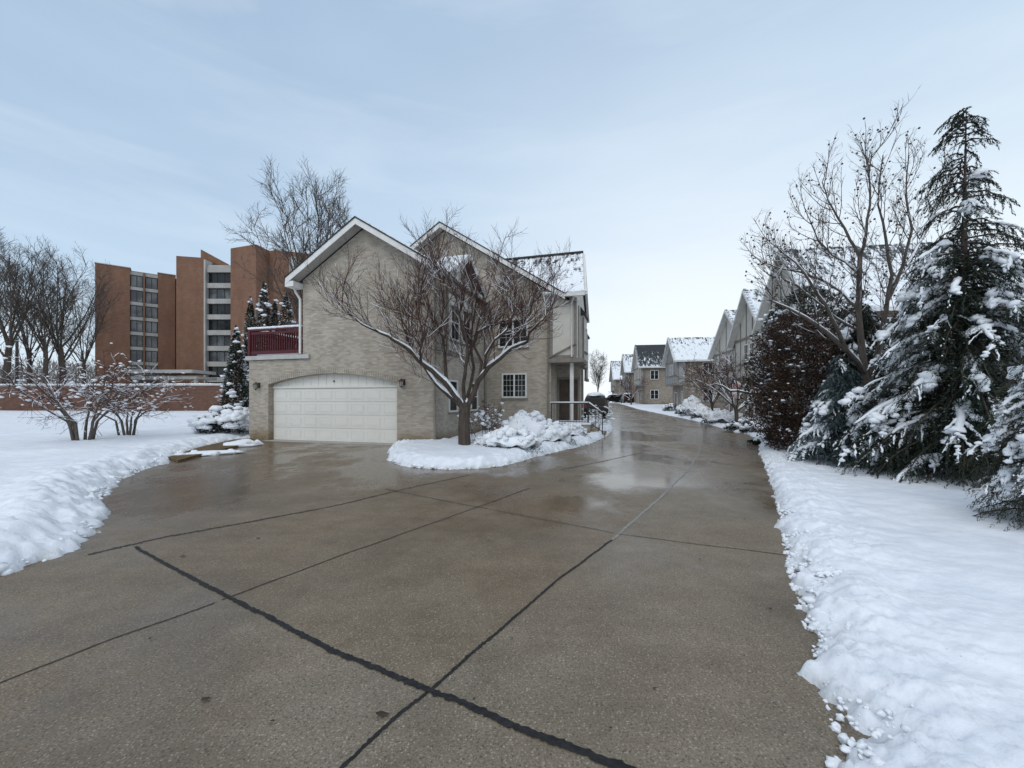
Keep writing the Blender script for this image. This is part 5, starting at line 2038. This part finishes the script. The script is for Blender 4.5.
random.seed(91)
townhouse('tall pale townhouse with a broad snowy roof half hidden behind the right hand trees', (15.8, 20.6), 9, 6.4, 9, 6.6, 10.35, M_ROOF_P, M_STUCCO, .5)
townhouse('townhouse with the steepest half timbered gable, behind the snow laced bare tree', (17.4, 27.2), 9, 5.6, 10, 6.4, 9.6, M_ROOF_S, M_STUCCO, .6)
townhouse('broad gabled townhouse with a roof dormer beyond the steepest gable', (20.3, 34.2), 9, 9.2, 10, 6.3, 9.9, M_ROOF_P, M_STUCCO, .6, dormer=True)
townhouse('townhouse with a blue grey half timbered overhanging bay and patchy snow roof', (20.9, 50), 9, 6.6, 10, 6.3, 9.2, M_ROOF_P, M_STUCCOG, .9)
townhouse('tan brick townhouse with a nearly bare dark roof far along the drive', (21.3, 67.5), 9, 8.5, 10, 6.6, 10.4, M_ROOF_D, M_STUCCO, .25, ((1.2, 1.0), (1.2, 4.2)), half=False)
townhouse('narrow snow roofed townhouse next to the one with the bare dark roof', (23.2, 82), 9, 7.5, 10, 6.6, 10.2, M_ROOF_S, M_STUCCOG, .5)
townhouse('farthest townhouse with a white snow roof at the end of the drive', (24.6, 98), 8, 9, 10, 6.0, 10.4, M_ROOF_S, M_STUCCO, .3, ((1.0, .9), (3.5, .9), (1.0, 3.8), (3.5, 3.8)), half=False)

# striped flag hanging at the entrance under the steep gable
fd = 25.3
fp = pos(738, 382, fd)
fl = empty('flag', 'small striped red and white flag hanging from a slanted pole by an entrance', 'flag', fp)
MB().tube([(.55, .1, -.35), (-.35, 0, .25)], [.018, .014], 6, True).build('pole', M_WHITE, fl)
W_, H_ = 1.15, .62


def cloth(u, v):
    # hangs down and forward from the pole, with soft folds
    return Vector((-.3 + .5 * v - .25 * u, .06 * math.sin(u * 9 + v * 3), .22 - .33 * v - u * .95))


def patch(u0, u1, v0, v1, dy):
    m2 = MB()
    n = 8
    vs_ = []
    for k in range(2):
        for i in range(n + 1):
            u = u0 + (u1 - u0) * i / n
            for v in (v0, v1):
                q = cloth(u, v)
                vs_.append((q.x, q.y - dy - (.006 if k else 0), q.z))
    o = 2 * (n + 1)
    fs_ = []
    for i in range(n):
        a = 2 * i
        fs_ += [(a, a + 1, a + 3, a + 2), (o + a + 2, o + a + 3, o + a + 1, o + a), (a, a + 2, o + a + 2, o + a), (a + 1, o + a + 1, o + a + 3, a + 3)]
    m2.add(vs_, fs_)
    return m2


patch(0, 1, 0, 1, 0).build('cloth', M_FLAGW, fl)
st = MB()
for i in range(0, 13, 2):
    q = patch(0, 1, i / 13, (i + 1) / 13, .009)
    st.add(q.v, q.f)
st.build('stripes', M_FLAGR, fl)
patch(0, .3, 0, 5 / 13, .018).build('canton', M_FLAGB, fl)


# ------------------------------------------------------------------ cars (local y forwards)
def car(label, loc, rz, paint, snowy):
    root = empty('parked_car', label, 'car', loc, rz)
    import bmesh

    def shell(poly, w0, w1, z_split):
        """profile in yz, narrower towards the roof"""
        m2 = MB()
        n = len(poly)
        vs_ = []
        for s in (-1, 1):
            for (y_, z_) in poly:
                ww = w0 if z_ < z_split else w0 + (w1 - w0) * (z_ - z_split) / .75
                vs_.append((s * ww / 2, y_, z_))
        fs_ = [tuple(range(n))[::-1], tuple(range(n, 2 * n))] + [(i, (i + 1) % n, (i + 1) % n + n, i + n) for i in range(n)]
        m2.add(vs_, fs_)
        return m2

    body = shell([(-2.28, .42), (-2.33, .7), (-2.28, .98), (-2.2, 1.05), (-2.0, 1.62), (-1.7, 1.74), (.1, 1.76), (.45, 1.7), (1.05, 1.14), (2.0, 1.02), (2.28, .86), (2.33, .6), (2.25, .36), (1.95, .3), (-2.0, .3)], 1.88, 1.42, 1.02).build('body', paint, root)
    bv = body.modifiers.new('soft', 'BEVEL')
    bv.width = .05
    bv.segments = 2
    gl = MB()
    gl.box((-.6, -2.16, 1.1), (.6, -2.0, 1.5), Matrix.Rotation(R(0), 4, 'X'))
    gl.v = []
    gl.f = []
    gl.nv = 0
    gl.add([(-.74, -2.222, 1.1), (.74, -2.222, 1.1), (.66, -2.045, 1.56), (-.66, -2.045, 1.56), (-.74, -2.18, 1.1), (.74, -2.18, 1.1), (.66, -2.0, 1.56), (-.66, -2.0, 1.56)], [(0, 1, 2, 3), (7, 6, 5, 4), (0, 4, 5, 1), (1, 5, 6, 2), (2, 6, 7, 3), (3, 7, 4, 0)])
    gl.build('rear_window', M_CARGL, root)
    g2 = MB()
    g2.add([(-.74, 1.055, 1.16), (.74, 1.055, 1.16), (.66, .5, 1.675), (-.66, .5, 1.675), (-.74, .98, 1.16), (.74, .98, 1.16), (.66, .44, 1.66), (-.66, .44, 1.66)], [(0, 3, 2, 1), (7, 4, 5, 6), (0, 1, 5, 4), (1, 2, 6, 5), (2, 3, 7, 6), (3, 0, 4, 7)])
    g2.build('windscreen', M_CARGL, root)
    for s in (-1, 1):
        m2 = MB()
        for ya, yb in ((-1.85, -.75), (-.68, .75)):
            vs_ = []
            for off in (.012, -.05):
                for (y_, z_) in ((ya, 1.1), (yb + (.2 if yb > 0 else 0), 1.1), (yb - (.15 if yb > 0 else 0), 1.6), (ya + .1, 1.6)):
                    ww = 1.88 + (1.42 - 1.88) * (z_ - 1.02) / .75
                    vs_.append((s * (ww / 2 + off), y_, z_))
            m2.add(vs_, [(0, 1, 2, 3), (7, 6, 5, 4), (0, 4, 5, 1), (1, 5, 6, 2), (2, 6, 7, 3), (3, 7, 4, 0)])
        m2.build('side_windows', M_CARGL, root)
        MB().box((s * .68, -2.315, .85), (s * .92, -2.2, 1.08)).build('tail_light', M_TAIL, root)
        MB().box((s * .6, 2.2, .68), (s * .9, 2.335, .86)).build('headlight', M_LGLASS, root)
        for y_ in (-1.4, 1.42):
            wz = .36
            tyre = MB().tube([(s * .70, y_, wz), (s * .945, y_, wz)], [.36, .36], 20, True).build('wheel', M_TYRE, root)
            MB().tube([(s * .94, y_, wz), (s * .955, y_, wz)], [.23, .21], 12, True).build('rim', M_RIM, tyre)
    MB().box((-.26, -2.345, .62), (.26, -2.3, .74)).build('plate', M_PLATE, root)
    MB().box((-.95, -2.37, .36), (.95, -2.2, .58)).box((-.95, 2.2, .3), (.95, 2.37, .5)).build('bumper', M_TYRE, root)
    sn = MB()
    if snowy:
        sn.blob((0, -.8, 1.76), (.70, 1.15, .16 * snowy), 3, .2, 1.6, .1)
        sn.blob((0, 1.6, 1.04), (.8, .65, .14 * snowy), 3, .25, 1.6, .15)
        for _ in range(14):
            sn.blob((random.uniform(-.6, .6), random.uniform(-1.8, .3), 1.82), random.uniform(.08, .2), 1, .4)
        sn.build('snow', M_SNOWT, root, True)
    return root


random.seed(95)
cd = 33.5
car('black sport utility car with snow piled on its roof, parked beside the house', ((595 - CX) / F * cd, cd, gz(cd) + .02), -R(10), M_CARB, 1.9)
cd = 90.0
car('dark parked car far down the drive near its end', ((612.5 - CX) / F * cd, cd, gz(cd) + .1), R(100), M_CARB, .8)
cd = 80.0
car('dark parked car under thick snow, partway down the right of the drive', ((627 - CX) / F * cd, cd, gz(cd) + .05), -R(6), M_CARB, 1.8)
